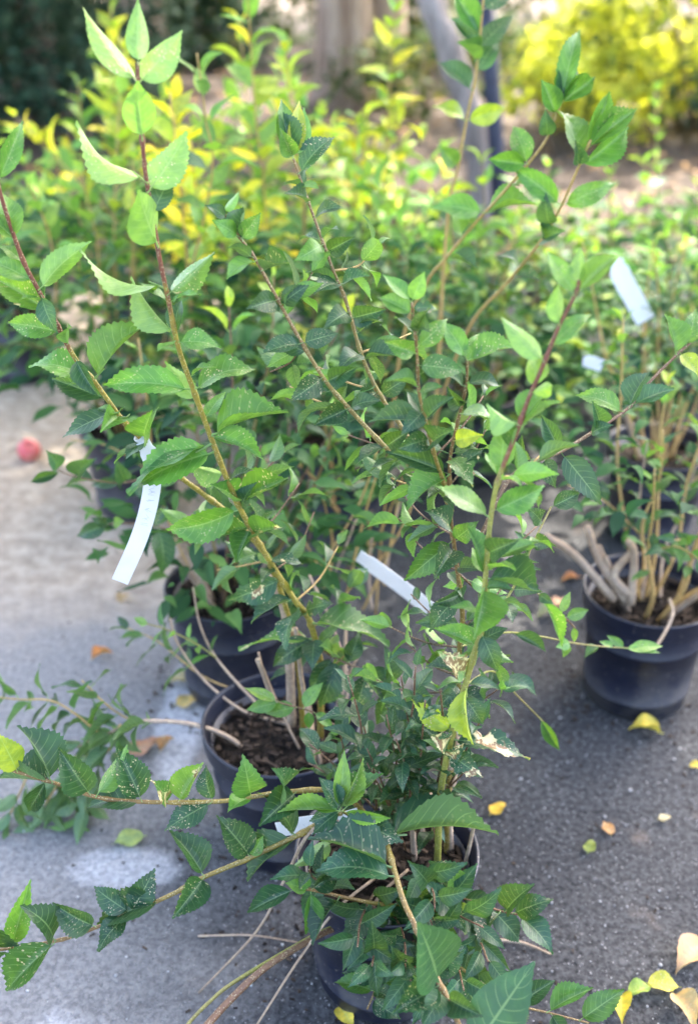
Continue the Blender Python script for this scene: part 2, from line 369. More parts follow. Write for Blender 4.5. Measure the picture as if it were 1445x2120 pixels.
def put_leaf(parent, root_loc, base, axis, normal, L, W, kind, colr, rnd, sound=1.0):
    me = rnd.choice(LM[kind])
    o = bpy.data.objects.new('leaf', me); col.objects.link(o); o.parent = parent
    y = axis.normalized(); z = (normal - y * normal.dot(y))
    z = z.normalized() if z.length > 1e-4 else y.orthogonal().normalized()
    x = y.cross(z)
    mt = Matrix((x, y, z)).transposed().to_4x4()
    o.matrix_local = Matrix.Translation(base - root_loc) @ mt @ Matrix.Diagonal((W, L, (L + W) * 0.5, 1))
    o.color = (*colr, sound); return o

# ------------------------------------------------------------------ pots
POT_R, POT_H = 0.128, 0.245
def lathe(prof, n=56, name='lathe', jag=0.0):
    vs, fs = [], []
    for r, z in prof:
        for i in range(n):
            a = 2 * math.pi * i / n; rr = r * (1 + jag * math.sin(3 * a + 1))
            vs.append((rr * math.cos(a), rr * math.sin(a), z))
    for j in range(len(prof) - 1):
        for i in range(n):
            a = j * n + i; b = j * n + (i + 1) % n
            fs.append((a, b, b + n, a + n))
    return vs, fs
def build_pot_meshes():
    R0 = POT_R
    v, f = lathe([(0.001, 0.004), (0.092, 0.003), (0.098, 0.0), (0.1015, 0.006), (0.1030, 0.030), (0.1052, 0.0315), (0.1053, 0.0375), (0.1036, 0.039), (0.1120, 0.150), (0.1142, 0.1515), (0.1144, 0.1575), (0.1128, 0.159), (0.1165, 0.213), (0.117, 0.217), (0.1125, 0.2175), (0.100, 0.05), (0.001, 0.045)], 64, jag=0.006)
    body = mesh('pot_body', v, f); body.materials.append(M['pot'])
    v, f = lathe([(0.1175, 0.206), (0.1250, 0.2075), (0.1262, 0.210), (0.1275, 0.238), (0.1290, 0.2405), (0.1290, 0.2435), (0.1268, 0.2450), (0.1242, 0.2440), (0.1230, 0.2400), (0.1172, 0.2165), (0.1175, 0.206)], 64, jag=0.006)
    rim = mesh('pot_rim', v, f); rim.materials.append(M['pot'])
    vs, fs = [(0, 0, 0.208)], []
    nr, na = 9, 30
    for i in range(1, nr + 1):
        for j in range(na):
            a = 2 * math.pi * j / na; r = 0.1145 * i / nr
            p = Vector((r * math.cos(a), r * math.sin(a), 0))
            vs.append((p.x, p.y, 0.203 + 0.012 * noise.noise(p * 40) + 0.006 * noise.noise(p * 110) - 0.004 * (i / nr) ** 2))
    for j in range(na): fs.append((0, 1 + j, 1 + (j + 1) % na))
    for i in range(nr - 1):
        for j in range(na):
            a = 1 + i * na + j; b = 1 + i * na + (j + 1) % na
            fs.append((a, a + na, b + na, b))
    soil = mesh('pot_soil', vs, fs); soil.materials.append(M['soil'])
    bm = bmesh.new(); rnd = random.Random(3)
    for i in range(150):
        r = 0.108 * math.sqrt(rnd.random()); a = rnd.uniform(0, 6.28)
        m = Matrix.Translation((r * math.cos(a), r * math.sin(a), 0.211)) @ Matrix.Rotation(rnd.uniform(0, 6), 4, 'Z') @ Matrix.Rotation(rnd.uniform(-.6, .6), 4, 'X') @ Matrix.Diagonal((rnd.uniform(.006, .022), rnd.uniform(.003, .007), rnd.uniform(.002, .005), 1))
        bmesh.ops.create_cube(bm, size=1.0, matrix=m)
    chips = bpy.data.meshes.new('bark_chips'); bm.to_mesh(chips); bm.free(); chips.materials.append(M['chip'])
    return body, rim, soil, chips
POTM = build_pot_meshes()
def potted_shrub(x, y, label, rot=0.0, group='potted shrubs standing in rows', tilt=0.0):
    root = empty('potted_shrub', (x, y, 0.004)); tag(root, label, 'potted shrub', group)
    p = link('pot', POTM[0], root); p.rotation_euler = (0, 0, rot)
    link('rim', POTM[1], p)
    s = link('soil', POTM[2], root); s.rotation_euler = (0, 0, rot * 2)
    ch = link('bark_chips', POTM[3], s); ch['kind'] = 'stuff'
    return root

# ------------------------------------------------------------------ ground
def sheet(name, x0, x1, y0, y1, z, nx, ny, mat, amp=0.0, sc=1.0, fade=None):
    vs, fs = [], []
    for j in range(ny + 1):
        for i in range(nx + 1):
            x = x0 + (x1 - x0) * i / nx; y = y0 + (y1 - y0) * j / ny
            vs.append((x, y, z + amp * noise.noise(Vector((x * sc, y * sc, 3.3)))))
    for j in range(ny):
        for i in range(nx):
            a = j * (nx + 1) + i; fs.append((a, a + 1, a + nx + 2, a + nx + 1))
    me = mesh(name, vs, fs); o = link(name, me, None, mat); tag(o, kind='structure'); return o
sheet('ground', -120, 120, -60, 200, -0.03, 60, 60, M['mulch'])
sheet('mulch_bed', -9, 9, 4.25, 14, 0.02, 120, 80, M['mulch'], 0.05, 2.2)
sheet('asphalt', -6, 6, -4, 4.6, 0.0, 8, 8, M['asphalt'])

# grit lying on the asphalt
def grit():
    bm = bmesh.new(); rnd = random.Random(9)
    for i in range(1500):
        y = 0.6 + 2.2 * rnd.random() ** 1.4; x = rnd.uniform(-0.8, 0.8)
        s = rnd.choice((0.0010, 0.0014, 0.0018, 0.0026)) * rnd.uniform(.7, 1.3)
        bmesh.ops.create_icosphere(bm, subdivisions=1, radius=s, matrix=Matrix.Translation((x, y, s * 0.5)) @ Matrix.Rotation(rnd.uniform(0, 3), 4, 'Z') @ Matrix.Diagonal((1, rnd.uniform(.6, 1.3), .7, 1)))
    me = bpy.data.meshes.new('grit'); bm.to_mesh(me); bm.free()
    o = link('grit', me, None, M['stone']); tag(o, 'fine pale grit strewn over the dark asphalt', 'grit', kind='stuff')
grit()
def crumbs():
    bm = bmesh.new(); rnd = random.Random(19)
    for (cx, cy) in ((.05, 1.05), (-.10, 1.32), (-.23, 1.72), (.58, 1.70)):
        for i in range(150):
            a = rnd.uniform(0, 6.28); r = .11 + abs(rnd.gauss(0, .07)); sz = rnd.uniform(.0012, .0045)
            m = Matrix.Translation((cx + r * math.cos(a), cy + r * math.sin(a), sz * .4)) @ Matrix.Rotation(rnd.uniform(0, 6), 4, 'Z') @ Matrix.Diagonal((sz * rnd.uniform(1, 3), sz, sz * .7, 1))
            bmesh.ops.create_cube(bm, size=1.0, matrix=m)
    for i in range(260):
        m = Matrix.Translation((rnd.uniform(-.7, .8), rnd.uniform(.7, 2.3), .002)) @ Matrix.Rotation(rnd.uniform(0, 6), 4, 'Z') @ Matrix.Diagonal((rnd.uniform(.003, .010), rnd.uniform(.001, .003), .0015, 1))
        bmesh.ops.create_cube(bm, size=1.0, matrix=m)
    me = bpy.data.meshes.new('crumbs'); bm.to_mesh(me); bm.free()
    o = link('debris', me, None, M['chip']); tag(o, 'brown crumbs of soil and bark on the asphalt', 'debris', kind='stuff')
crumbs()

# ------------------------------------------------------------------ traced plants
class Plant:
    def __init__(s, root): s.root = root; s.loc = Vector(root.location); s.count = 0
    def branch(s, pts, r0, r1, mat, name='branch', nodes=(), n=8, sides=8):
        P = spline([p if isinstance(p, Vector) else at(*p) for p in pts], n)
        me = tube(name, P, r0 * .88, r1 * .9, sides, nodes, s.loc, seed=len(P))
        o = link(name, me, s.root, M[mat]); return (o, P)
    def leaves(s, br, rows, seed=1, snap=45):
        o, P = br; rnd = random.Random(seed)
        PX = [pix(p) for p in P]
        for row in rows:
            bx, by, tx, ty, w = row[:5]
            kind = row[5] if len(row) > 5 else 'f'; c = row[6] if len(row) > 6 else 'm'
            roll = (row[7] if len(row) > 7 else 0) + rnd.uniform(-34, 34)
            if kind == 'f': kind = rnd.choice('ffffvvvaac')
            sound = row[8] if len(row) > 8 else rnd.choice((1.0, 0.9, 0.8, 0.65))
            tow = row[9] if len(row) > 9 else -1
            i = min(range(len(P)), key=lambda q: (PX[q][0] - bx) ** 2 + (PX[q][1] - by) ** 2)
            dist = math.hypot(PX[i][0] - bx, PX[i][1] - by); dep = depth_of(P[i])
            if dist <= snap: base = P[i].copy()
            else:
                base = atd(bx, by, dep)
                tw = tube('twig', spline([P[i], (P[i] + base) / 2 + Vector((0, 0, .004)), base], 4), 0.0014, 0.0009, 5, (), s.loc)
                link('twig', tw, o, M['stem_brown'])
            if dist <= snap: base += (CAM - base).normalized() * .0025
            W = w * (1.14 if seed in (46, 47, 49, 51, 52) else .95) * dep / F; l = math.hypot(tx - pix(base)[0], ty - pix(base)[1]) * dep / F
            Ld = max(l, W * 1.75)
            dz = math.sqrt(max(0, Ld * Ld - l * l)) * tow
            tip = atd(tx, ty, dep + dz + (0.006 if dz == 0 else 0))
            ax = tip - base; L = ax.length
            mid = (base + tip) / 2; view = (CAM - mid).normalized()
            n0 = view * 0.85 + Vector((0, 0, 0.55))
            y = ax.normalized(); n0 = (n0 - y * n0.dot(y)).normalized()
            n1 = Matrix.Rotation(R(roll), 3, y) @ n0
            W2 = W / max(0.62, abs(n1.dot(view)))
            if 'u' in c: n1 = -n1
            put_leaf(o, s.loc, base, ax, n1, L, min(W2, L * 0.56), kind, jitter(COL[c[0]], rnd), rnd, sound); s.count += 1
    def fill(s, br, f0, f1, step, size, seed, cols='dm', kind='f', ang=60, prob=0.9, droop=0.25, young=0.0, sound=(1.0, 1.0, 0.9, 0.75)):
        """opposite pairs of leaves up a branch between fractions f0 and f1"""
        o, P = br; rnd = random.Random(seed)
        L = [0.0]
        for i in range(1, len(P)): L.append(L[-1] + (P[i] - P[i - 1]).length)
        T = L[-1]; d = f0 * T; ph = rnd.uniform(0, 6.28)
        while d < f1 * T:
            i = next(q for q in range(len(L)) if L[q] >= d) if d < T else len(P) - 1
            i = max(1, i); t = (P[i] - P[i - 1]).normalized(); p = P[i - 1].lerp(P[i], (d - L[i - 1]) / max(1e-6, L[i] - L[i - 1]))
            f = d / T; u = t.orthogonal().normalized(); v = t.cross(u)
            for sgn in (0, math.pi):
                if rnd.random() > prob: continue
                a = ph + sgn + rnd.uniform(-.35, .35); side = u * math.cos(a) + v * math.sin(a)
                al = R(ang + rnd.uniform(-18, 18)) * (1 - 0.45 * max(0, f - 0.75) / 0.25)
                ax = (t * math.cos(al) + side * math.sin(al) + Vector((0, 0, -droop * rnd.random()))).normalized()
                sz = size * rnd.uniform(0.75, 1.15) * (1 - 0.45 * max(0, f - 0.8) / 0.2)
                nrm = t * math.sin(al) - side * math.cos(al) + Vector((0, 0, .5)) + Vector((rnd.uniform(-.35, .35), rnd.uniform(-.35, .35), 0))
                c = rnd.choice(cols)
                if young and f > 1 - young: c = rnd.choice('lly')
                put_leaf(o, s.loc, p + side * 0.002, ax, nrm, sz, sz * rnd.uniform(.36, .47), kind, jitter(COL[c], rnd, .2), rnd, rnd.choice(sound)); s.count += 1
            ph += math.pi / 2; d += step * rnd.uniform(.8, 1.2)

# --- shrub in the pot standing behind and to the left (tall in-focus leader)
YA = 1.32
xA = at(583, 1510, YA).x
pA = Plant(potted_shrub(xA, YA, 'tall shrub with upright leaf-tipped leader, in the second pot from the front', 0.7))
brA = pA.branch([(662, 1560, 1.33), (664, 1480, 1.31), (665, 1385, 1.29), (646, 1300, 1.27), (632, 1268, 1.265), (612, 1245, 1.26), (570, 1180, 1.25), (525, 1105, 1.24), (480, 1015, 1.23), (435, 900, 1.22), (400, 805, 1.21), (370, 720, 1.20), (350, 625, 1.195), (330, 530, 1.19), (305, 380, 1.18), (295, 290, 1.175), (287, 175, 1.17), (286, 130, 1.17)], 0.0064, 0.0022, 'stem_red', nodes=(.18, .28, .36, .43, .50, .57, .65, .74, .84, .93), n=7, sides=10)
pA.leaves(brA, [
 (283, 172, 172, 14, 46, 'y', 'lu', 35), (287, 138, 286, -4, 44, 'y', 'lu', 0), (290, 178, 378, 62, 66, 'y', 'lu', -12), (294, 292, 285, 166, 78, 'y', 'lu', 0, 1.0, -2.4),
 (297, 390, 158, 252, 58, 'f', 'lu', 25), (312, 395, 388, 272, 74, 'f', 'lu', -15), (326, 512, 287, 392, 88, 'y', 'lu', 5, 1.0, -2.0), (326, 440, 357, 358, 44, 'f', 'b', 10, 1.0, 1),
 (332, 600, 166, 515, 54, 'a', 'gu', 30), (350, 610, 446, 520, 52, 'f', 'gu', -25), (362, 695, 272, 572, 40, 'v', 'lu', 40), (362, 690, 378, 620, 34, 'f', 'b', 0, 1.0, 1),
 (366, 712, 458, 722, 46, 'a', 'g', -10, .7), (403, 805, 530, 766, 56, 'a', 'g', -20), (396, 805, 213, 800, 60, 'a', 'g', -25), (402, 838, 342, 748, 44, 'f', 'lu', 25, 1.0, 1),
 (436, 902, 546, 952, 46, 'v', 'g', -35, .45), (440, 905, 598, 855, 58, 'f', 'g', 0, .8), (440, 930, 276, 1012, 90, 'f', 'g', -12, .85), (432, 925, 264, 1022, 46, 'f', 'm', 25, .8),
 (470, 990, 388, 958, 44, 'f', 'lu', 30), (488, 1040, 597, 990, 50, 'c', 'g', -10, .55), (492, 1050, 436, 1002, 52, 'f', 'g', 0), (495, 1050, 533, 998, 46, 'f', 'b', 10),
 (492, 1060, 343, 1096, 68, 'a', 'g', -18, .8), (512, 1095, 490, 1165, 48, 'f', 'm', 20), (515, 1100, 452, 1112, 40, 'c', 'm', 0, .6), (525, 1108, 584, 1092, 52, 'c', 'm', -20, .35), (560, 1165, 628, 1168, 24, 'b', 'd', 10, .5),
 (572, 1205, 474, 1243, 62, 'b', 'b', 0, .42), (600, 1240, 520, 1290, 66, 'f', 'b', 15), (620, 1255, 590, 1345, 70, 'f', 'b', 20), (640, 1290, 806, 1337, 68, 'f', 'm', -8, .8),
 (648, 1318, 494, 1346, 34, 'b', 'g', 20, .4), (648, 1318, 566, 1380, 50, 'f', 'd', 0, .75), (655, 1325, 647, 1388, 52, 'f', 'd', 10), (660, 1350, 700, 1330, 50, 'f', 'pu', 0), (632, 1265, 690, 1250, 44, 'b', 'd', 0, .4)], 11)
brB = pA.branch([(630, 1560, 1.34), (622, 1420, 1.32), (600, 1290, 1.31), (555, 1160, 1.30), (480, 1070, 1.29), (425, 1026, 1.28), (365, 980, 1.265), (297, 912, 1.25), (255, 870, 1.24), (200, 795, 1.23), (155, 740, 1.225), (115, 665, 1.22), (80, 600, 1.215), (45, 530, 1.21), (0, 395, 1.20), (-18, 300, 1.20)], 0.006, 0.0024, 'stem_red', nodes=(.5, .58, .66, .73, .8, .88), n=7, sides=10)
pA.leaves(brB, [(-2, 375, 48, 250, 42, 'f', 'g', 20), (30, 485, 4, 398, 46, 'f', 'g', 0), (32, 488, -30, 445, 50, 'f', 'g', 10), (62, 590, -18, 543, 52, 'f', 'g', -10), (95, 650, -14, 574, 58, 'f', 'l', 15),
 (85, 600, 192, 500, 54, 'a', 'gu', 20), (125, 685, 18, 668, 48, 'a', 'g', -15), (95, 600, 120, 690, 40, 'f', 'b', 20), (190, 780, 60, 760, 52, 'a', 'g', -10), (200, 785, 310, 668, 60, 'v', 'g', -15), (218, 830, 108, 784, 54, 'f', 'b', 5), (250, 866, 208, 895, 56, 'f', 'g', 10),
 (300, 915, 318, 848, 62, 'f', 'g', 0), (255, 868, 268, 862, 30, 'y', 'l', 0), (300, 915, 262, 950, 44, 'f', 'b', 0), (240, 850, 130, 905, 40, 'f', 'd', 20), (155, 745, 205, 820, 40, 'f', 'b', 0)], 12)
# side shoots and dead wood of the same shrub
brM = pA.branch([(600, 1605, 1.30), (540, 1575, 1.30), (470, 1525, 1.31), (400, 1500, 1.32), (330, 1493, 1.32), (275, 1496, 1.33), (205, 1528, 1.34), (120, 1560, 1.34)], 0.0058, 0.0018, 'stem_wood')
pA.fill(brM, .58, 1.0, .018, .066, 21, 'ddmb', 'f', 70, .95, .5)
for q, (pp, sd_) in enumerate([([(280, 1496, 1.33), (225, 1462, 1.36), (170, 1408, 1.38)], 22), ([(215, 1525, 1.34), (120, 1455, 1.36), (40, 1448, 1.36), (-40, 1440, 1.36)], 23),
                 ([(180, 1535, 1.34), (110, 1640, 1.33), (60, 1730, 1.33), (15, 1815, 1.33)], 24), ([(190, 1560, 1.34), (178, 1660, 1.33), (170, 1775, 1.33)], 25), ([(60, 1600, 1.33), (20, 1690, 1.33), (-20, 1770, 1.33)], 26), ([(250, 1500, 1.33), (220, 1560, 1.35), (150, 1620, 1.36), (100, 1680, 1.36)], 27)]):
    b = pA.branch(pp, .0022, .0012, 'stem_tan', n=5, sides=6); pA.fill(b, .12, 1.0, .022, .068, sd_, 'dddmb', 'f', 65, .9, .9)
brN = pA.branch([(600, 1500, 1.36), (560, 1490, 1.37), (500, 1470, 1.38), (425, 1410, 1.40), (370, 1335, 1.42), (352, 1280, 1.43)], .0034, .0018, 'stem_wood')
brN3 = pA.branch([(560, 1480, 1.39), (525, 1450, 1.40), (450, 1365, 1.43), (415, 1295, 1.46), (400, 1215, 1.48)], .0030, .0016, 'stem_wood')
brN2 = pA.branch([(448, 1362, 1.43), (410, 1335, 1.43), (350, 1305, 1.43), (300, 1290, 1.43)], .0018, .0012, 'stem_green')
pA.fill(brN2, .1, 1.0, .022, .040, 31, 'mgl', 'y', 65, 1.0, .4)
brS = pA.branch([(520, 1440, 1.44), (420, 1400, 1.48), (330, 1330, 1.52), (265, 1300, 1.54)], .002, .001, 'stem_tan'); pA.fill(brS, .5, 1, .03, .06, 33, 'db', 'f', 60, 1, .8)
for pp, r in [([(604, 1500, 1.33), (601, 1400, 1.31), (590, 1270, 1.31), (560, 1190, 1.33)], .0085), ([(575, 1480, 1.30), (552, 1410, 1.28), (534, 1365, 1.27)], .0058), ([(655, 1620, 1.26), (640, 1500, 1.26), (622, 1390, 1.27), (612, 1300, 1.28)], .0046),
              ([(668, 1600, 1.26), (648, 1520, 1.27), (640, 1460, 1.29)], .0050), ([(625, 1560, 1.30), (590, 1490, 1.30), (545, 1385, 1.32), (535, 1350, 1.33)], .0026), ([(700, 1520, 1.36), (712, 1400, 1.36), (716, 1290, 1.40)], .0036), ([(690, 1500, 1.38), (704, 1440, 1.38), (740, 1360, 1.38)], .0028), ([(690, 1530, 1.35), (720, 1420, 1.37), (690, 1300, 1.42), (640, 1190, 1.46)], .003)]:
    pA.branch(pp, r, r * .8, 'stem_wood', 'pruned_stem', n=6)
brK = pA.branch([(650, 1335, 1.285), (690, 1360, 1.26), (750, 1388, 1.24), (807, 1420, 1.22), (851, 1449, 1.21)], .0022, .0016, 'stem_brown', n=6)
pA.leaves(brK, [(700, 1370, 662, 1464, 58, 'f', 'd', 0, .85), (690, 1362, 662, 1338, 50, 'f', 'p', 0), (755, 1388, 802, 1466, 62, 'f', 'd', 10, .8), (808, 1420, 795, 1338, 42, 'f', 'd', 0, .8), (760, 1390, 735, 1470, 46, 'f', 'd', 0), (830, 1435, 780, 1500, 46, 'f', 'd', 10), (720, 1375, 745, 1310, 40, 'f', 'd', 0), (690, 1362, 640, 1430, 44, 'f', 'd', 0), (851, 1449, 900, 1440, 36, 'f', 'd', 0)], 13)
brL = pA.branch([(735, 1522, 1.20), (700, 1505, 1.20), (650, 1475, 1.20), (584, 1456, 1.20), (572, 1446, 1.20)], .0018, .0011, 'stem_brown', n=6)
pA.leaves(brL, [(632, 1462, 669, 1413, 32, 'y', 'l', 0), (578, 1450, 505, 1424, 24, 'y', 'l', 15), (580, 1452, 510, 1470, 32, 'y', 'g', 0), (615, 1468, 550, 1478, 34, 'y', 'g', 0), (715, 1510, 727, 1465, 18, 'y', 'l', 0), (712, 1510, 678, 1523, 20, 'y', 'g', 0), (655, 1475, 690, 1510, 22, 'y', 'g', 0), (640, 1468, 640, 1510, 20, 'y', 'g', 0)], 14)

# --- shrub in the front pot
YF = 1.05
xF = at(800, 1785, YF).x
pF = Plant(potted_shrub(xF, YF, 'front shrub with two long arms reaching left over its dark pot', 0.2))
brD2 = pF.branch([(925, 1800, 1.08), (928, 1640, 1.09), (947, 1430, 1.11), (951, 1340, 1.12), (957, 1275, 1.12), (947, 1185, 1.12), (937, 1110, 1.12), (932, 1060, 1.12), (931, 955, 1.12), (947, 875, 1.12), (964, 800, 1.12), (967, 745, 1.12)], .0058, .0018, 'stem_olive', nodes=(.4, .5, .6, .7, .8, .9), sides=10)
pF.leaves(brD2, [(967, 735, 913, 664, 42, 'f', 'g', 10), (970, 745, 1070, 720, 46, 'v', 'g', -20), (968, 750, 990, 690, 36, 'f', 'g', 0), (968, 790, 1034, 800, 38, 'a', 'd', 0), (962, 800, 900, 770, 46, 'f', 'd', 0), (955, 855, 1030, 868, 44, 'b', 'p', 0, .45), (955, 850, 925, 800, 40, 'f', 'd', 0), (940, 945, 978, 1008, 62, 'b', 'm', 0, .5),
 (928, 975, 843, 1058, 54, 'f', 'g', 15, .85), (925, 975, 798, 935, 52, 'f', 'd', 0), (935, 915, 1000, 900, 46, 'f', 'y', 0), (932, 985, 1000, 930, 40, 'f', 'd', 0), (934, 1092, 878, 1058, 62, 'f', 'd', 0), (938, 1120, 990, 1080, 50, 'f', 'm', 0), (940, 1138, 898, 1198, 62, 'f', 'd', 0), (935, 1120, 836, 1202, 58, 'f', 'm', 0), (945, 1180, 1000, 1180, 46, 'f', 'd', 0), (950, 1235, 888, 1308, 48, 'f', 'd', 0), (950, 1230, 900, 1250, 44, 'f', 'd', 0), (955, 1290, 860, 1290, 42, 'f', 'd', 0), (955, 1290, 1020, 1340, 46, 'f', 'd', 0), (948, 1400, 880, 1380, 50, 'f', 'd', 0), (948, 1420, 900, 1470, 50, 'f', 'd', 0), (946, 1440, 1010, 1470, 50, 'f', 'd', 0), (940, 1500, 870, 1480, 50, 'f', 'd', 0)], 41)
brD1 = pF.branch([(933, 1040, 1.12), (900, 945, 1.11), (882, 875, 1.10), (867, 810, 1.10), (862, 720, 1.10), (852, 625, 1.10)], .0030, .0015, 'stem_olive', nodes=(.3, .5, .7, .85))
pF.leaves(brD1, [(852, 628, 879, 562, 44, 'y', 'l', 0), (848, 625, 792, 568, 30, 'y', 'g', 10), (852, 652, 783, 616, 42, 'f', 'g', 0), (855, 640, 905, 640, 26, 'b', 'd', 0, .5), (860, 690, 892, 690, 50, 'f', 'd', 0), (862, 732, 796, 708, 44, 'f', 'g', 0, .6), (865, 800, 798, 790, 46, 'f', 'm', 0), (868, 760, 962, 768, 52, 'f', 'm', 0, .7), (862, 718, 926, 660, 42, 'f', 'g', 0),
 (880, 870, 940, 822, 52, 'f', 'd', 0), (882, 878, 763, 874, 40, 'f', 'd', 20), (890, 920, 940, 890, 62, 'f', 'd', 0, .8), (890, 910, 820, 930, 48, 'f', 'd', 0), (875, 850, 830, 900, 44, 'f', 'd', 0), (868, 805, 915, 800, 40, 'f', 'm', 0, .6)], 42)
brC2 = pF.branch([(935, 1060, 1.13), (900, 990, 1.14), (837, 950, 1.15), (797, 925, 1.155), (722, 845, 1.17), (675, 790, 1.18), (625, 710, 1.19), (575, 620, 1.20), (525, 530, 1.21), (495, 490, 1.215), (462, 438, 1.22)], .0038, .0016, 'stem_olive', nodes=(.3, .45, .6, .75, .88))
pF.leaves(brC2, [(465, 440, 497, 395, 38, 'y', 'gu', 0), (470, 450, 425, 425, 34, 'f', 'd', 0), (497, 490, 440, 455, 44, 'f', 'g', 0), (500, 495, 540, 440, 46, 'f', 'g', 0), (500, 498, 505, 425, 30, 'f', 'b', 0), (530, 540, 470, 580, 50, 'f', 'g', 0), (540, 555, 600, 545, 46, 'f', 'd', 0), (575, 620, 510, 640, 54, 'f', 'd', 0), (580, 630, 640, 590, 46, 'f', 'd', 0), (622, 705, 540, 735, 56, 'f', 'd', 0), (628, 712, 700, 690, 46, 'f', 'd', 0), (640, 735, 570, 700, 40, 'f', 'd', 0), (672, 785, 600, 830, 54, 'f', 'd', 0), (680, 790, 740, 760, 46, 'f', 'd', 0), (722, 845, 650, 880, 50, 'f', 'd', 0), (725, 848, 790, 830, 44, 'f', 'd', 0), (797, 925, 740, 960, 46, 'f', 'd', 0), (800, 925, 850, 890, 44, 'f', 'd', 0)], 43)
brC1 = pF.branch([(905, 1000, 1.14), (860, 930, 1.17), (822, 870, 1.19), (782, 810, 1.21), (747, 730, 1.23), (715, 620, 1.25), (690, 560, 1.26), (650, 450, 1.28), (625, 380, 1.285), (607, 328, 1.29)], .0034, .0015, 'stem_olive', nodes=(.3, .45, .6, .75, .88))
pF.leaves(brC1, [(606, 330, 578, 228, 40, 'v', 'b', 20), (604, 320, 582, 205, 46, 'y', 'g', 0, .9, 1), (607, 318, 620, 208, 36, 'y', 'y', 0), (608, 322, 630, 222, 40, 'y', 'gu', 0), (606, 330, 580, 265, 50, 'f', 'g', 0, .7), (622, 358, 694, 284, 44, 'f', 'b', 0), (628, 380, 660, 390, 30, 'f', 'g', 0), (640, 420, 590, 400, 46, 'f', 'd', 0), (650, 450, 710, 430, 44, 'f', 'd', 0), (672, 510, 610, 540, 50, 'f', 'g', 0), (678, 520, 735, 490, 46, 'f', 'd', 0), (700, 580, 650, 610, 50, 'f', 'd', 0), (705, 590, 765, 570, 50, 'f', 'b', 0), (722, 645, 670, 680, 50, 'f', 'd', 0), (730, 660, 800, 640, 52, 'f', 'd', 0), (748, 735, 700, 770, 50, 'f', 'd', 0), (752, 745, 830, 740, 50, 'f', 'd', 0), (782, 812, 730, 850, 46, 'f', 'd', 0), (790, 820, 850, 780, 46, 'f', 'd', 0)], 44)
brE = pF.branch([(905, 1790, 1.03), (912, 1640, 1.02), (937, 1515, 1.01), (957, 1440, 1.00), (982, 1350, 1.00), (997, 1300, 1.0), (1007, 1160, 1.0), (1017, 1060, 1.0), (1032, 990, 1.0), (1067, 900, 1.0), (1092, 830, 1.0), (1122, 760, 1.0), (1157, 675, 1.0), (1192, 605, 1.0), (1198, 580, 1.0)], .0058, .0020, 'stem_greenred', nodes=(.3, .45, .55, .64, .73, .82, .9), sides=10)
pF.leaves(brE, [(1182, 612, 1130, 518, 42, 'y', 'l', 25), (1197, 592, 1201, 512, 30, 'y', 'l', 0), (1194, 608, 1277, 530, 44, 'v', 'l', -25), (1157, 676, 1155, 586, 56, 'y', 'lu', 10, 1, -2.0), (1145, 715, 1224, 650, 38, 'f', 'g', -20), (1125, 750, 1036, 656, 48, 'y', 'lu', 25), (1103, 800, 1108, 722, 46, 'f', 'l', 10), (1100, 815, 1142, 798, 40, 'v', 'lu', 0),
 (1075, 880, 1142, 808, 48, 'f', 'g', -15), (1073, 880, 1008, 836, 48, 'f', 'lu', 20), (1035, 980, 1045, 868, 56, 'f', 'l', 10), (1050, 935, 1090, 870, 40, 'f', 'm', 0), (1018, 1064, 1127, 1005, 56, 'f', 'g', -5), (1014, 1068, 898, 1004, 46, 'f', 'g', 10), (1003, 1200, 966, 1088, 50, 'f', 'm', 10, .9, 1), (1010, 1150, 1075, 1118, 60, 'f', 'd', 0), (1000, 1212, 980, 1324, 76, 'f', 'g', 0, .85), (1002, 1215, 1062, 1222, 40, 'v', 'm', 0), (1000, 1225, 1000, 1310, 40, 'f', 'g', -50),
 (1006, 1195, 1120, 1226, 52, 'f', 'd', 0), (985, 1335, 898, 1302, 40, 'v', 'g', 0, .7), (968, 1400, 908, 1348, 60, 'b', 'p', 0, .12), (972, 1425, 980, 1542, 34, 'v', 'y', 20, .85), (930, 1512, 850, 1446, 46, 'b', 'y', 0, .45), (935, 1525, 1096, 1573, 50, 'b', 'd', -15, .14), (930, 1545, 890, 1520, 50, 'b', 'b', 0, .25), (928, 1560, 1000, 1610, 60, 'b', 'd', 0, .25), (925, 1570, 960, 1540, 46, 'b', 'b', 0, .2), (1000, 1310, 1030, 1390, 46, 'f', 'd', 0), (992, 1330, 1050, 1300, 40, 'f', 'd', 0), (960, 1440, 1000, 1500, 44, 'f', 'd', 0)], 45)
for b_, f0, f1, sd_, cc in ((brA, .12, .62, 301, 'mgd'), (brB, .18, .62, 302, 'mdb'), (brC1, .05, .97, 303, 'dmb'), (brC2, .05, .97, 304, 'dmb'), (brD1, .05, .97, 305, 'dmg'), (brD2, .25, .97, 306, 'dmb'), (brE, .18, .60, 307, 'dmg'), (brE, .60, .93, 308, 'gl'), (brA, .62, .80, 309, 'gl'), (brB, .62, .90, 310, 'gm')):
    (pA if b_ in (brA, brB) else pF).fill(b_, f0, f1, .060, .046, sd_, cc, 'f', 60, .62, .5)
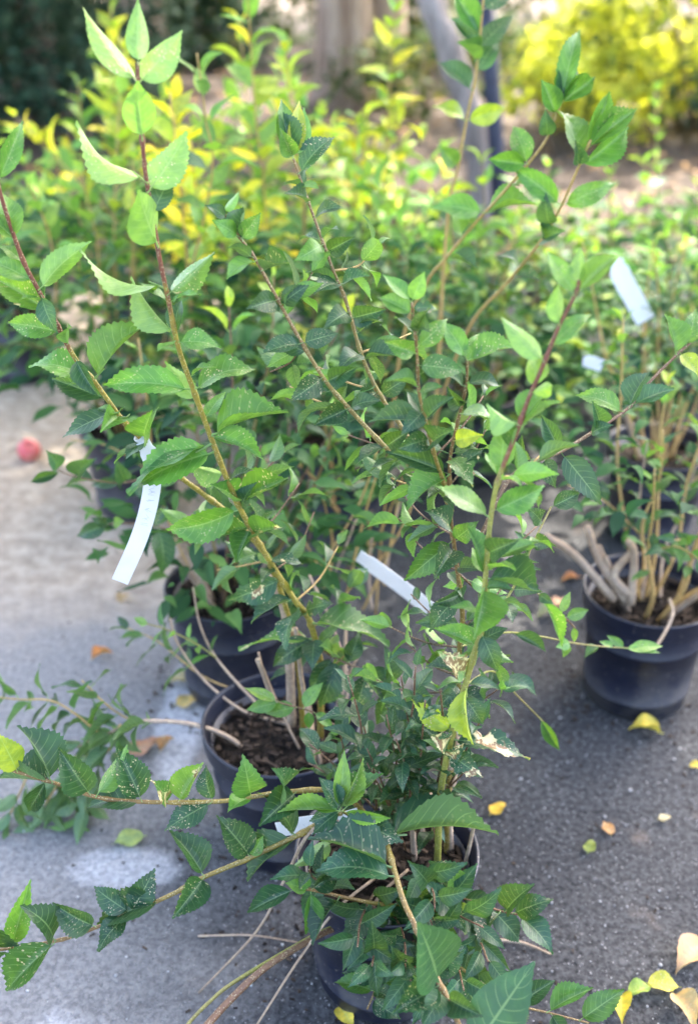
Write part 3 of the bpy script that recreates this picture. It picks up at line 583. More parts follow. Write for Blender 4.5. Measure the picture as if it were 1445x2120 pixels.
for (px_, py_, Y_), (qx, qy, qY), sd_ in [((945, 1180, 1.12), (860, 1120, 1.16), 311), ((950, 1300, 1.12), (850, 1230, 1.18), 312), ((940, 1110, 1.12), (820, 1010, 1.18), 313), ((1000, 1260, 1.0), (1070, 1160, 1.06), 314), ((955, 1280, 1.12), (1040, 1370, 1.14), 315), ((935, 1000, 1.12), (1010, 880, 1.16), 316), ((948, 1400, 1.11), (840, 1330, 1.14), 317), ((945, 1460, 1.10), (1040, 1420, 1.10), 318)]:
    b_ = pF.branch([(px_, py_, Y_), ((px_ + qx) / 2, (py_ + qy) / 2 + 12, (Y_ + qY) / 2), (qx, qy, qY)], .0016, .001, 'stem_brown', n=4, sides=5); pF.fill(b_, .25, 1.0, .026, .048, sd_, 'dmb', 'f', 58, .9, .4)
# the two long arms to the left
brF = pF.branch([(770, 1700, 1.03), (700, 1640, 1.00), (590, 1640, .99), (520, 1650, .985), (440, 1660, .98), (295, 1660, .975), (200, 1650, .97), (110, 1620, .965), (0, 1588, .96), (-50, 1575, .96)], .0044, .0022, 'stem_olive', nodes=(.25, .4, .55, .7, .85))
pF.leaves(brF, [(110, 1612, 36, 1502, 62, 'f', 'd', 10), (35, 1598, -2, 1520, 52, 'f', 'y', 0), (190, 1645, 122, 1548, 62, 'f', 'd', 10), (200, 1648, 264, 1541, 42, 'v', 'gu', 0), (290, 1658, 243, 1548, 60, 'f', 'd', 5), (110, 1618, -5, 1612, 32, 'f', 'd', 20), (290, 1662, 182, 1672, 44, 'f', 'd', 0), (357, 1658, 312, 1616, 44, 'f', 'm', 0, .25), (368, 1658, 422, 1578, 48, 'f', 'l', 0, .45), (442, 1658, 428, 1583, 34, 'f', 'd', 0, .6), (434, 1660, 340, 1720, 60, 'f', 'd', 0, .5), (515, 1650, 472, 1682, 44, 'f', 'g', 10), (520, 1648, 504, 1563, 58, 'f', 'm', 0), (580, 1640, 565, 1590, 60, 'f', 'd', 0), (620, 1640, 535, 1712, 64, 'f', 'd', 0), (100, 1616, 60, 1680, 30, 'f', 'd', 0)], 46)
brG = pF.branch([(760, 1690, 1.03), (695, 1685, 1.0), (625, 1725, .98), (520, 1775, .96), (425, 1815, .945), (360, 1850, .935), (270, 1890, .92), (200, 1920, .91), (130, 1945, .90), (10, 1965, .89), (-60, 1975, .885)], .0046, .0020, 'stem_olive', nodes=(.2, .35, .5, .65, .8))
pF.leaves(brG, [(20, 1955, 65, 1820, 40, 'f', 'l', 20), (118, 1945, 42, 1874, 64, 'f', 'd', 0), (115, 1950, 14, 2052, 52, 'f', 'm', 0), (200, 1915, 109, 1868, 54, 'f', 'd', 0), (270, 1888, 322, 1798, 52, 'f', 'd', 0, .6), (340, 1860, 203, 1917, 52, 'v', 'd', 0), (268, 1885, 195, 1835, 46, 'f', 'd', 0, .7), (270, 1893, 203, 1970, 54, 'f', 'd', 0), (425, 1813, 350, 1720, 50, 'f', 'd', 0), (430, 1815, 357, 1902, 64, 'f', 'd', 0, .55), (525, 1770, 447, 1688, 60, 'f', 'd', 0, .8), (520, 1772, 545, 1730, 26, 'y', 'g', 0), (612, 1732, 514, 1826, 68, 'f', 'd', 0, .85), (618, 1728, 534, 1640, 64, 'f', 'd', 0, .8), (-10, 1966, -30, 1900, 50, 'f', 'd', 0), (0, 1966, -40, 2010, 50, 'f', 'g', 0)], 47)
# shoot tip above the pot
brT = pF.branch([(800, 1800, 1.05), (770, 1730, 1.0), (725, 1690, .965), (704, 1678, .95)], .0034, .0020, 'stem_green')
pF.leaves(brT, [(703, 1668, 713, 1552, 38, 'y', 'l', 0, 1, 1), (708, 1664, 752, 1568, 30, 'v', 'l', 20), (702, 1668, 575, 1682, 32, 'v', 'l', 15), (702, 1666, 640, 1668, 30, 'v', 'l', 0), (708, 1684, 808, 1693, 30, 'v', 'l', 0), (712, 1668, 795, 1602, 48, 'v', 'm', 0, .8), (700, 1674, 660, 1610, 44, 'f', 'b', 0), (705, 1680, 640, 1700, 40, 'f', 'b', 0, .7), (735, 1690, 835, 1744, 74, 'f', 'd', 0, .55), (700, 1680, 646, 1728, 38, 'f', 'd', 0), (715, 1672, 690, 1590, 36, 'f', 'b', 0)], 48)
# low branch that comes towards the camera
brI = pF.branch([(790, 1800, 1.04), (785, 1700, 1.00), (797, 1735, .95), (817, 1805, .90), (837, 1870, .865), (857, 1912, .84), (885, 1975, .81), (907, 2030, .785), (922, 2060, .77), (947, 2115, .745), (975, 2180, .72)], .0046, .0034, 'stem_olive', nodes=(.35, .5, .7, .85), sides=10)
pF.leaves(brI, [(797, 1730, 1032, 1727, 66, 'v', 'd', -35, .9), (815, 1798, 636, 1737, 58, 'v', 'd', 20), (812, 1812, 652, 1808, 58, 'a', 'b', 0), (690, 1742, 603, 1797, 30, 'f', 'pu', 20), (910, 2034, 864, 1908, 100, 'y', 'b', 0, .95), (975, 2180, 1107, 1990, 100, 'y', 'b', 0, .95), (912, 2040, 812, 2098, 64, 'f', 'd', 0), (915, 2048, 870, 2130, 60, 'f', 'd', 0), (925, 2065, 1000, 2105, 54, 'f', 'd', 0)], 49)
brJ = pF.branch([(900, 1885, .98), (857, 1880, .96), (790, 1872, .945), (722, 1860, .935), (645, 1842, .925), (610, 1840, .92)], .0034, .0024, 'stem_olive')
pF.leaves(brJ, [(605, 1842, 513, 1890, 44, 'f', 'd', 0), (645, 1845, 632, 1935, 38, 'f', 'm', 0), (705, 1858, 648, 1958, 80, 'f', 'd', 0, .85), (765, 1870, 727, 1957, 52, 'f', 'd', 0), (640, 1842, 618, 1810, 28, 'y', 'g', 0), (645, 1840, 700, 1800, 40, 'f', 'd', 0), (850, 1878, 800, 1838, 40, 'f', 'd', 0), (640, 1845, 590, 1828, 34, 'y', 'g', 0)], 50)
brR = pF.branch([(900, 1850, 1.02), (955, 1860, .97), (1035, 1886, .94), (1080, 1895, .93)], .0026, .0014, 'stem_brown')
pF.leaves(brR, [(950, 1866, 1026, 1882, 40, 'f', 'd', 0), (1036, 1886, 992, 1962, 58, 'f', 'd', 0), (1045, 1888, 1107, 1830, 52, 'f', 'd', 0, .85), (1062, 1892, 1145, 1862, 48, 'f', 'd', 0, .8), (1072, 1895, 1143, 1977, 58, 'f', 'd', 0), (1020, 1885, 1076, 1952, 40, 'f', 'd', 0), (948, 1860, 893, 1922, 40, 'b', 'd', 0), (955, 1862, 962, 1936, 40, 'b', 'pu', 0), (930, 1855, 833, 1816, 46, 'f', 'b', 0), (930, 1855, 893, 1782, 62, 'f', 'd', 0), (945, 1858, 930, 1790, 46, 'y', 'g', 0)], 51)
brQ = pF.branch([(890, 1930, .96), (905, 1985, .91), (945, 1998, .88), (1000, 2040, .86), (1070, 2080, .85), (1140, 2098, .845), (1218, 2118, .84)], .0026, .0012, 'stem_olive')
pF.leaves(brQ, [(945, 1998, 1001, 2102, 54, 'f', 'd', 0), (940, 1995, 987, 1962, 36, 'f', 'd', 0), (995, 2035, 984, 1972, 32, 'f', 'd', 0), (1000, 2040, 1060, 2010, 40, 'f', 'd', 0), (1070, 2080, 1148, 2030, 38, 'f', 'd', 0), (1135, 2096, 1228, 2046, 36, 'f', 'm', 0), (1203, 2114, 1292, 2048, 46, 'f', 'm', 0), (1060, 2075, 1060, 2150, 60, 'f', 'd', 0), (1140, 2098, 1175, 2160, 40, 'f', 'd', 0)], 52)
brO = pF.branch([(800, 1960, .97), (790, 2010, .93), (778, 2046, .91), (760, 2090, .89)], .0022, .0012, 'stem_olive')
pF.leaves(brO, [(780, 2038, 823, 1963, 46, 'f', 'm', 0), (776, 2050, 691, 2034, 44, 'f', 'm', 0), (782, 2020, 708, 2014, 44, 'f', 'd', 0), (785, 2032, 875, 2050, 34, 'f', 'm', 0), (778, 2050, 818, 2075, 44, 'f', 'd', 0), (770, 2065, 830, 2110, 50, 'f', 'd', 0), (795, 1990, 760, 1950, 40, 'f', 'd', 0), (795, 1990, 850, 1985, 50, 'f', 'd', 0)], 53)
# thick brown torn stem and thin green stem leaving the pot towards the camera
pF.branch([(760, 1905, 1.0), (700, 1920, .97), (645, 1945, .945), (550, 2003, .90), (475, 2072, .86), (430, 2122, .83), (400, 2160, .81)], .0042, .0058, 'stem_brown', 'torn_stem', sides=10)
pF.branch([(700, 1915, .97), (640, 1942, .95), (490, 2030, .89), (430, 2078, .865), (390, 2120, .845), (370, 2150, .83)], .0030, .0026, 'stem_green')
pF.branch([(700, 1700, 1.00), (640, 1725, .98), (585, 1830, .99), (530, 1930, 1.0), (412, 2055, 1.0)], .0030, .0014, 'stem_wood', 'dead_stem')
pF.branch([(800, 1800, 1.06), (700, 1880, .96), (620, 1985, .93), (530, 2125, .89)], .0026, .0016, 'stem_wood', 'dead_stem')
pF.branch([(945, 1850, .99), (980, 1960, .94), (1005, 2060, .91)], .0036, .0028, 'stem_wood', 'dead_stem')
for pp, r in [([(935, 1800, 1.08), (930, 1680, 1.09), (945, 1560, 1.11), (940, 1480, 1.13)], .0062), ([(880, 1780, 1.10), (870, 1680, 1.13), (850, 1600, 1.16)], .004), ([(860, 1800, 1.07), (855, 1720, 1.08), (862, 1640, 1.09)], .005), ([(910, 1760, 1.10), (905, 1700, 1.10), (890, 1640, 1.12)], .0045), ([(760, 1900, .98), (790, 1850, 1.0), (845, 1800, 1.03)], .003),
              ([(845, 1610, 1.06), (890, 1592, 1.04), (935, 1590, 1.02)], .0046), ([(960, 1800, 1.05), (975, 1735, 1.05), (985, 1690, 1.05)], .0035)]:
    pF.branch(pp, r, r * .8, 'stem_wood', 'pruned_stem', n=6)
CENTRE = [((935, 1080, 1.12), (800, 1060, 1.20)), ((932, 1000, 1.12), (760, 960, 1.22)), ((860, 930, 1.17), (720, 900, 1.25)), ((900, 945, 1.11), (1000, 820, 1.18)), ((722, 845, 1.17), (600, 800, 1.24)), ((747, 730, 1.23), (850, 690, 1.28)), ((625, 710, 1.19), (560, 770, 1.24)), ((782, 810, 1.21), (660, 760, 1.28)),
          ((951, 1340, 1.12), (790, 1290, 1.18)), ((947, 1430, 1.11), (760, 1400, 1.16)), ((937, 1515, 1.05), (800, 1450, 1.10)), ((1007, 1160, 1.0), (1110, 1090, 1.06)), ((1032, 990, 1.0), (1120, 940, 1.06)), ((690, 560, 1.26), (780, 500, 1.30)), ((575, 620, 1.20), (650, 560, 1.26)), ((947, 1185, 1.12), (1060, 1250, 1.16))]
rc = random.Random(515)
for i, (a, b) in enumerate(CENTRE):
    bb = pF.branch([a, ((a[0] + b[0]) / 2 + rc.uniform(-10, 10), (a[1] + b[1]) / 2 + rc.uniform(0, 22), (a[2] + b[2]) / 2), b], .0019, .0011, rc.choice(('stem_brown', 'stem_tan')), n=4, sides=5)
    pF.fill(bb, .18, 1.0, .030, .052, 540 + i, 'ddmg', 'f', 58, .92, .4)
CENTRE2 = [((646, 1300, 1.27), (740, 1200, 1.32)), ((612, 1245, 1.26), (700, 1130, 1.34)), ((570, 1180, 1.25), (650, 1060, 1.33)), ((525, 1105, 1.24), (620, 1000, 1.33)), ((480, 1015, 1.23), (590, 930, 1.32)), ((665, 1385, 1.29), (740, 1330, 1.28)), ((480, 1070, 1.29), (380, 1090, 1.34)), ((555, 1160, 1.30), (450, 1180, 1.36))]
for i, (a, b) in enumerate(CENTRE2):
    bb = pA.branch([a, ((a[0] + b[0]) / 2 + rc.uniform(-10, 10), (a[1] + b[1]) / 2 + rc.uniform(0, 22), (a[2] + b[2]) / 2), b], .0019, .0011, rc.choice(('stem_brown', 'stem_tan')), n=4, sides=5)
    pA.fill(bb, .2, 1.0, .032, .052, 570 + i, 'ddmb', 'f', 58, .9, .4)
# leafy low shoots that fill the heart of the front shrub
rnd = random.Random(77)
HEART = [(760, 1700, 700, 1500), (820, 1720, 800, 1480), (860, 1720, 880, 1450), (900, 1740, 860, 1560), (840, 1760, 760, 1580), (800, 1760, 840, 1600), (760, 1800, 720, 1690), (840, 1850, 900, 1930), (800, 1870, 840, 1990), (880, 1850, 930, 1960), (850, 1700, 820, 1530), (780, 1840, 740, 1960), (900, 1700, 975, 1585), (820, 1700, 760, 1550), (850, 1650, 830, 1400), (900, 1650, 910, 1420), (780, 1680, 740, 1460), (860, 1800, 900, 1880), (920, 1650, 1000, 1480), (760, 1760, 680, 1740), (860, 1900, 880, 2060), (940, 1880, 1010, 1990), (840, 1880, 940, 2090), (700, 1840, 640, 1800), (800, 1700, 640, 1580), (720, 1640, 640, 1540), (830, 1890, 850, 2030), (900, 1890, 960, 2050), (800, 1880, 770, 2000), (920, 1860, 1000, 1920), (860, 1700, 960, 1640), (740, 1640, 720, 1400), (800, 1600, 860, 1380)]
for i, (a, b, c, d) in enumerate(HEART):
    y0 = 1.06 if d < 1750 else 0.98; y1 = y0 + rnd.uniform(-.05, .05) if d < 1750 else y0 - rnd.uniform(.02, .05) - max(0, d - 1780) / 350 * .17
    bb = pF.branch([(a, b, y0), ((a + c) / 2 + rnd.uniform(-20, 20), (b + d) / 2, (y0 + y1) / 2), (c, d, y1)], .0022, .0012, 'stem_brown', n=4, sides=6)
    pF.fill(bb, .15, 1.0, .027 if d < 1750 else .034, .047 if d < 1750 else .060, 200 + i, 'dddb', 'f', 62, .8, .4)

# --- shrubs further back, grown stem by stem
def grow(x, y, label, seed, stems, h, spread, cols='ddmb', tips=.2, size=.066, lean=(0, 0), bare=.25, kind='o', step=.042, mats=('stem_tan', 'stem_brown', 'stem_olive'), prob=.92, tipcol='lly', dense=300, zlo=.2):
    rnd = random.Random(seed)
    P = Plant(potted_shrub(x, y, label, rnd.uniform(0, 6)))
    for k in range(stems):
        a = 2 * math.pi * (k + rnd.uniform(-.3, .3)) / stems; r = rnd.uniform(.15, 1) * spread
        base = Vector((x + .06 * math.cos(a) * rnd.random(), y + .06 * math.sin(a) * rnd.random(), .20))
        hh = h * rnd.uniform(.62, 1.0)
        top = Vector((x + r * math.cos(a) + lean[0], y + r * math.sin(a) * .8 + lean[1], hh))
        mid = base.lerp(top, .5) + Vector((math.cos(a), math.sin(a), 0)) * r * rnd.uniform(-.1, .25)
        br = P.branch([base, base.lerp(mid, .5) + Vector((rnd.uniform(-.02, .02), rnd.uniform(-.02, .02), 0)), mid, mid.lerp(top, .5) + Vector((rnd.uniform(-.015, .015), 0, 0)), top], rnd.uniform(.004, .006), .0016, rnd.choice(mats), n=4, sides=6)
        o, PP = br
        fill_o(P, br, bare, 1.0, step, size, seed * 31 + k, cols, kind, prob, tips, tipcol)
        if rnd.random() < .55:                                        # a side twig
            q = PP[int(len(PP) * rnd.uniform(.3, .6))]; aa = a + rnd.uniform(-1, 1)
            e = q + Vector((math.cos(aa) * .16, math.sin(aa) * .14, rnd.uniform(.02, .14)))
            b2 = P.branch([q, q.lerp(e, .5) + Vector((0, 0, .02)), e], .002, .0012, rnd.choice(mats), n=4, sides=5)
            fill_o(P, b2, .15, 1.0, step * .8, size * .85, seed * 77 + k, cols, kind, prob, 0, tipcol)
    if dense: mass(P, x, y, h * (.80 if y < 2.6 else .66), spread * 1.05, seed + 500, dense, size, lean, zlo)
    for k in range(3):
        a = rnd.uniform(0, 6.28); b = Vector((x + .04 * math.cos(a), y + .04 * math.sin(a), .2)); e = b + Vector((.07 * math.cos(a), .07 * math.sin(a), rnd.uniform(.08, .2)))
        P.branch([b, b.lerp(e, .5), e], .008, .006, 'stem_wood', 'pruned_stem', n=3, sides=7)
    return P
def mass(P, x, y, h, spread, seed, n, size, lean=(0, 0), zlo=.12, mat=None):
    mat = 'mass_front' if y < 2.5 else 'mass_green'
    rnd = random.Random(seed); vs, fs = [], []
    src = LM['o']
    for i in range(n):
        f = rnd.random() ** .8; z = zlo + (h - zlo) * f; a = rnd.uniform(0, 6.28); r = spread * (.35 + .75 * math.sin(math.pi * min(1, f * .8 + .12))) * math.sqrt(rnd.uniform(.12, 1))
        p = Vector((x + lean[0] * f + r * math.cos(a), y + lean[1] * f + r * math.sin(a), z)) - P.loc
        ax = Vector((math.cos(a + rnd.uniform(-1, 1)), math.sin(a + rnd.uniform(-1, 1)), rnd.uniform(-.5, .6))).normalized(); nr = Vector((rnd.uniform(-.5, .5), rnd.uniform(-.5, .5), 1))
        xx = ax.cross(nr).normalized(); zz = xx.cross(ax); s = size * rnd.uniform(.6, 1.2) * (.28 if rnd.random() < .10 else 1); me = rnd.choice(src); j = len(vs)
        for v in me.vertices: vs.append(p + xx * v.co.x * s * .40 + ax * v.co.y * s + zz * v.co.z * s * .7)
        for q in me.polygons: fs.append(tuple(j + k for k in q.vertices))
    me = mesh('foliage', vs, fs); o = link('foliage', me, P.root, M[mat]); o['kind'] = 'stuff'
def fill_o(P, br, f0, f1, step, size, seed, cols, kind, prob, tips, tipcol):
    o, path = br; rnd = random.Random(seed)
    L = [0.0]
    for i in range(1, len(path)): L.append(L[-1] + (path[i] - path[i - 1]).length)
    T = L[-1]; d = f0 * T; ph = rnd.uniform(0, 6.28); i = 1
    while d < f1 * T:
        while L[i] < d and i < len(L) - 1: i += 1
        t = (path[i] - path[i - 1]).normalized(); p = path[i - 1].lerp(path[i], (d - L[i - 1]) / max(1e-6, L[i] - L[i - 1]))
        f = d / T; u = t.orthogonal().normalized(); v = t.cross(u)
        for sgn in (0, math.pi):
            if rnd.random() > prob: continue
            a = ph + sgn + rnd.uniform(-.35, .35); side = u * math.cos(a) + v * math.sin(a)
            al = R(62 + rnd.uniform(-18, 18)) * (1 - .45 * max(0, f - .75) / .25)
            ax = (t * math.cos(al) + side * math.sin(al) + Vector((0, 0, -.35 * rnd.random()))).normalized()
            sz = size * rnd.uniform(.7, 1.2) * (1 - .4 * max(0, f - .82) / .18)
            nrm = t * math.sin(al) - side * math.cos(al) + Vector((rnd.uniform(-.4, .4), rnd.uniform(-.4, .4), .4))
            c = rnd.choice(tipcol) if f > 1 - tips else rnd.choice(cols)
            put_leaf(o, P.loc, p + side * .002, ax, nrm, sz, sz * rnd.uniform(.34, .48), kind, jitter(COL[c], rnd, .22), rnd, 1.0); P.count += 1
        ph += math.pi / 2; d += step * rnd.uniform(.8, 1.2)
def gx(px, py, Y):  return at(px, py, Y).x
P3 = grow(gx(480, 1235, 1.72), 1.72, 'leafy dark green shrub in the pot behind the tall-leader shrub', 3, 8, .86, .26, 'ddmb', .12, .068, (.08, .05), .25, dense=420, zlo=.26)
PR = grow(.580, 1.70, 'shrub with thick pale forked base in the pot standing alone on the right', 5, 10, .76, .26, 'dmmb', .15, .055, (.02, .06), .42, prob=.75, dense=150, zlo=.46, mats=('stem_tan', 'stem_tan', 'stem_wood'))
PR2 = grow(.76, 2.32, 'shrub with bare orange-tan stems in the pot behind the forked-base shrub', 6, 9, .78, .26, 'ddm', .2, .056, (0, .05), .40, mats=('stem_tan',), prob=.8, dense=220, zlo=.42)
PM = grow(-.02, 2.40, 'shrub with arching tan branches leaning right, in the middle of the block', 7, 8, .92, .34, 'ddmb', .18, .070, (.02, -.05), .15, dense=520, zlo=.10)
# traced upper branches of the middle shrub that lean out to the right
for pts, rows, sd_ in [
  ([(800, 980, 2.05), (830, 720, 1.90), (880, 590, 1.82), (927, 530, 1.79), (972, 475, 1.77), (1022, 420, 1.75), (1092, 340, 1.73), (1132, 285, 1.72), (1160, 215, 1.72)],
   [(1132, 290, 1128, 225, 46, 'f', 'b', 0), (1150, 240, 1120, 165, 50, 'f', 'm', 0), (1158, 215, 1160, 130, 36, 'f', 'b', 0), (1160, 220, 1190, 140, 44, 'f', 'm', 0), (1165, 215, 1230, 160, 40, 'f', 'm', 0), (1095, 335, 1062, 262, 46, 'f', 'g', 0), (1090, 340, 1010, 330, 44, 'f', 'g', 0), (1060, 370, 1150, 400, 46, 'a', 'g', 0), (1000, 440, 890, 430, 52, 'a', 'g', 0), (1005, 440, 1110, 425, 46, 'f', 'g', 0), (960, 490, 930, 420, 50, 'f', 'm', 0), (930, 525, 990, 560, 44, 'f', 'd', 0), (1160, 215, 1200, 60, 40, 'f', 'm', 0)], 61),
  ([(870, 960, 2.05), (960, 700, 1.85), (1050, 585, 1.76), (1122, 495, 1.72), (1162, 425, 1.70), (1197, 345, 1.68), (1222, 290, 1.67)],
   [(1205, 340, 1135, 222, 62, 'a', 'g', 10), (1215, 310, 1318, 226, 48, 'v', 'g', -20), (1200, 348, 1300, 262, 46, 'v', 'g', 10), (1215, 310, 1260, 190, 40, 'f', 'm', 0), (1200, 345, 1190, 290, 40, 'f', 'b', 0), (1165, 420, 1275, 378, 44, 'f', 'g', 0), (1160, 430, 1060, 345, 50, 'a', 'g', 0), (1140, 465, 1130, 400, 56, 'f', 'b', 0), (1125, 492, 1172, 478, 54, 'f', 'b', 0), (1122, 498, 1120, 470, 36, 'f', 'b', 0), (1080, 545, 1030, 530, 40, 'f', 'd', 0), (1060, 570, 1120, 580, 46, 'f', 'd', 0)], 62),
  ([(900, 900, 2.15), (915, 600, 2.10), (930, 420, 2.07), (945, 360, 2.06), (965, 250, 2.05), (985, 150, 2.04), (1000, 0, 2.03), (1004, -60, 2.03)],
   [(995, 60, 940, -10, 46, 'f', 'g', 0), (990, 95, 932, 38, 46, 'f', 'b', 0), (992, 90, 1062, 32, 42, 'f', 'b', 0), (985, 135, 946, 88, 46, 'f', 'g', 0), (985, 140, 1032, 85, 44, 'f', 'b', 0), (972, 190, 904, 130, 50, 'f', 'b', 0), (962, 250, 896, 220, 42, 'f', 'y', 0), (964, 250, 1046, 222, 42, 'f', 'y', 0), (945, 350, 905, 300, 46, 'f', 'g', 0), (1000, 30, 1070, -20, 40, 'f', 'b', 0)], 63),
  ([(690, 1040, 2.08), (686, 960, 2.0), (676, 900, 1.96), (668, 840, 1.93)], [], 64), ([(700, 1060, 2.05), (640, 980, 1.95), (590, 950, 1.9), (545, 955, 1.88)], [], 65)]:
    b = PM.branch(pts, .0050, .0022, 'stem_tan', n=6); PM.leaves(b, [r_[:6] + ('g' if r_[6] == 'm' else r_[6],) + r_[7:] for r_ in rows], sd_)
# traced twigs of the right-hand pot shrub
for pts, rows, sd_ in [
  ([(1270, 1240, 1.66), (1190, 1150, 1.66), (1130, 1110, 1.64)], [], 71),
  ([(1300, 1250, 1.66), (1240, 1160, 1.67), (1215, 1090, 1.68)], [], 72), ([(1305, 1250, 1.65), (1312, 1150, 1.66), (1300, 1120, 1.66)], [], 73), ([(1300, 1230, 1.65), (1270, 1190, 1.66), (1310, 1140, 1.68)], [], 74)]:
    PR.branch(pts, .010, .0075, 'stem_wood', 'pruned_stem', n=5)
b = PR.branch([(1385, 1240, 1.62), (1392, 1270, 1.58), (1375, 1310, 1.54), (1350, 1350, 1.50)], .0035, .003, 'stem_wood', 'dead_stem')
b = PF_side = pF.branch([(950, 1330, 1.10), (1010, 1220, 1.16), (1060, 1190, 1.22), (1120, 1235, 1.24), (1165, 1275, 1.26), (1190, 1300, 1.27)], .0020, .0012, 'stem_brown')
pF.leaves(b, [(1160, 1275, 1180, 1225, 20, 'y', 'l', 0), (1170, 1280, 1218, 1262, 26, 'y', 'g', 0), (1120, 1238, 1162, 1340, 26, 'f', 'l', 0), (1110, 1230, 1145, 1250, 26, 'f', 'd', 0), (1075, 1200, 1120, 1180, 40, 'f', 'd', 0), (1185, 1300, 1188, 1330, 14, 'y', 'l', 0)], 75)
b = pF.branch([(950, 1340, 1.12), (1040, 1310, 1.20), (1120, 1318, 1.26), (1180, 1330, 1.28), (1240, 1338, 1.30), (1300, 1342, 1.31)], .0018, .0012, 'stem_green')
pF.leaves(b, [(1300, 1342, 1372, 1338, 24, 'y', 'l', 0), (1296, 1342, 1366, 1352, 18, 'y', 'l', 0), (1290, 1340, 1255, 1315, 20, 'y', 'g', 0), (1240, 1338, 1210, 1362, 24, 'f', 'm', 0), (1180, 1330, 1150, 1340, 26, 'f', 'g', 0), (1175, 1330, 1165, 1360, 18, 'f', 'g', 0), (1060, 1312, 1130, 1350, 26, 'f', 'd', 0), (1270, 1340, 1240, 1328, 18, 'y', 'g', 0)], 76)
b = pF.branch([(960, 1420, 1.10), (1020, 1390, 1.16), (1070, 1440, 1.20), (1110, 1480, 1.22), (1130, 1500, 1.23)], .0018, .0011, 'stem_green')
pF.leaves(b, [(1120, 1485, 1157, 1552, 24, 'f', 'm', 0), (1060, 1430, 1060, 1390, 24, 'f', 'd', 0), (1040, 1405, 1110, 1440, 26, 'f', 'd', 0), (1020, 1392, 1010, 1430, 30, 'f', 'd', 0)], 77)
b = pF.branch([(990, 1330, 1.05), (1060, 1220, 1.10), (1105, 1120, 1.14), (1140, 1050, 1.18)], .0022, .0014, 'stem_green')
pF.leaves(b, [(1140, 1050, 1200, 1020, 40, 'f', 'd', 0), (1105, 1120, 1150, 1130, 44, 'f', 'd', 0), (1090, 1150, 1065, 1100, 44, 'f', 'd', 0), (1060, 1215, 1120, 1225, 48, 'f', 'd', 0), (1040, 1250, 1060, 1290, 44, 'f', 'd', 0), (1125, 1080, 1090, 1050, 40, 'f', 'd', 0)], 78)
b = pF.branch([(990, 1120, 1.10), (1060, 985, 1.16), (1160, 935, 1.22), (1210, 905, 1.25), (1300, 845, 1.30), (1345, 790, 1.33), (1400, 735, 1.36), (1450, 690, 1.38)], .0034, .0018, 'stem_brown')
pF.leaves(b, [(1300, 845, 1345, 770, 44, 'f', 'b', 0), (1310, 840, 1395, 805, 36, 'f', 'b', 0), (1240, 890, 1225, 830, 44, 'f', 'b', 0), (1290, 850, 1190, 820, 40, 'a', 'g', 0), (1225, 900, 1270, 880, 40, 'f', 'b', 0), (1160, 935, 1120, 860, 40, 'f', 'b', 0), (1130, 950, 1150, 1010, 50, 'f', 'd', 0), (1160, 940, 1245, 1045, 60, 'f', 'd', 0), (1400, 735, 1375, 650, 50, 'f', 'g', 0), (1405, 730, 1445, 780, 40, 'f', 'y', 0), (1420, 715, 1440, 640, 40, 'f', 'g', 0), (1090, 970, 1080, 900, 44, 'f', 'd', 0)], 79)
b = P3.branch([(430, 1010, 1.62), (330, 985, 1.60), (250, 1000, 1.58), (150, 985, 1.56), (100, 960, 1.55)], .002, .0012, 'stem_brown'); P3.leaves(b, [(115, 985, 95, 932, 46, 'f', 'b', 0), (120, 990, 65, 998, 22, 'f', 'd', 0), (160, 990, 200, 950, 44, 'f', 'b', 0), (200, 995, 140, 1005, 26, 'f', 'd', 0), (250, 1000, 190, 1005, 22, 'f', 'd', 0), (260, 1000, 240, 950, 40, 'f', 'b', 0), (300, 990, 330, 1050, 44, 'f', 'b', 0)], 81)
b = P3.branch([(480, 1180, 1.62), (410, 1140, 1.58), (330, 1090, 1.56), (235, 1085, 1.55), (215, 1092, 1.55)], .002, .0012, 'stem_brown'); P3.leaves(b, [(225, 1090, 160, 1110, 34, 'f', 'd', 0), (225, 1088, 190, 1072, 28, 'f', 'd', 0), (235, 1085, 258, 1078, 26, 'y', 'l', 0), (330, 1095, 335, 1190, 52, 'f', 'b', 0), (320, 1090, 350, 1050, 44, 'f', 'b', 0), (380, 1120, 440, 1080, 44, 'f', 'b', 0)], 82)

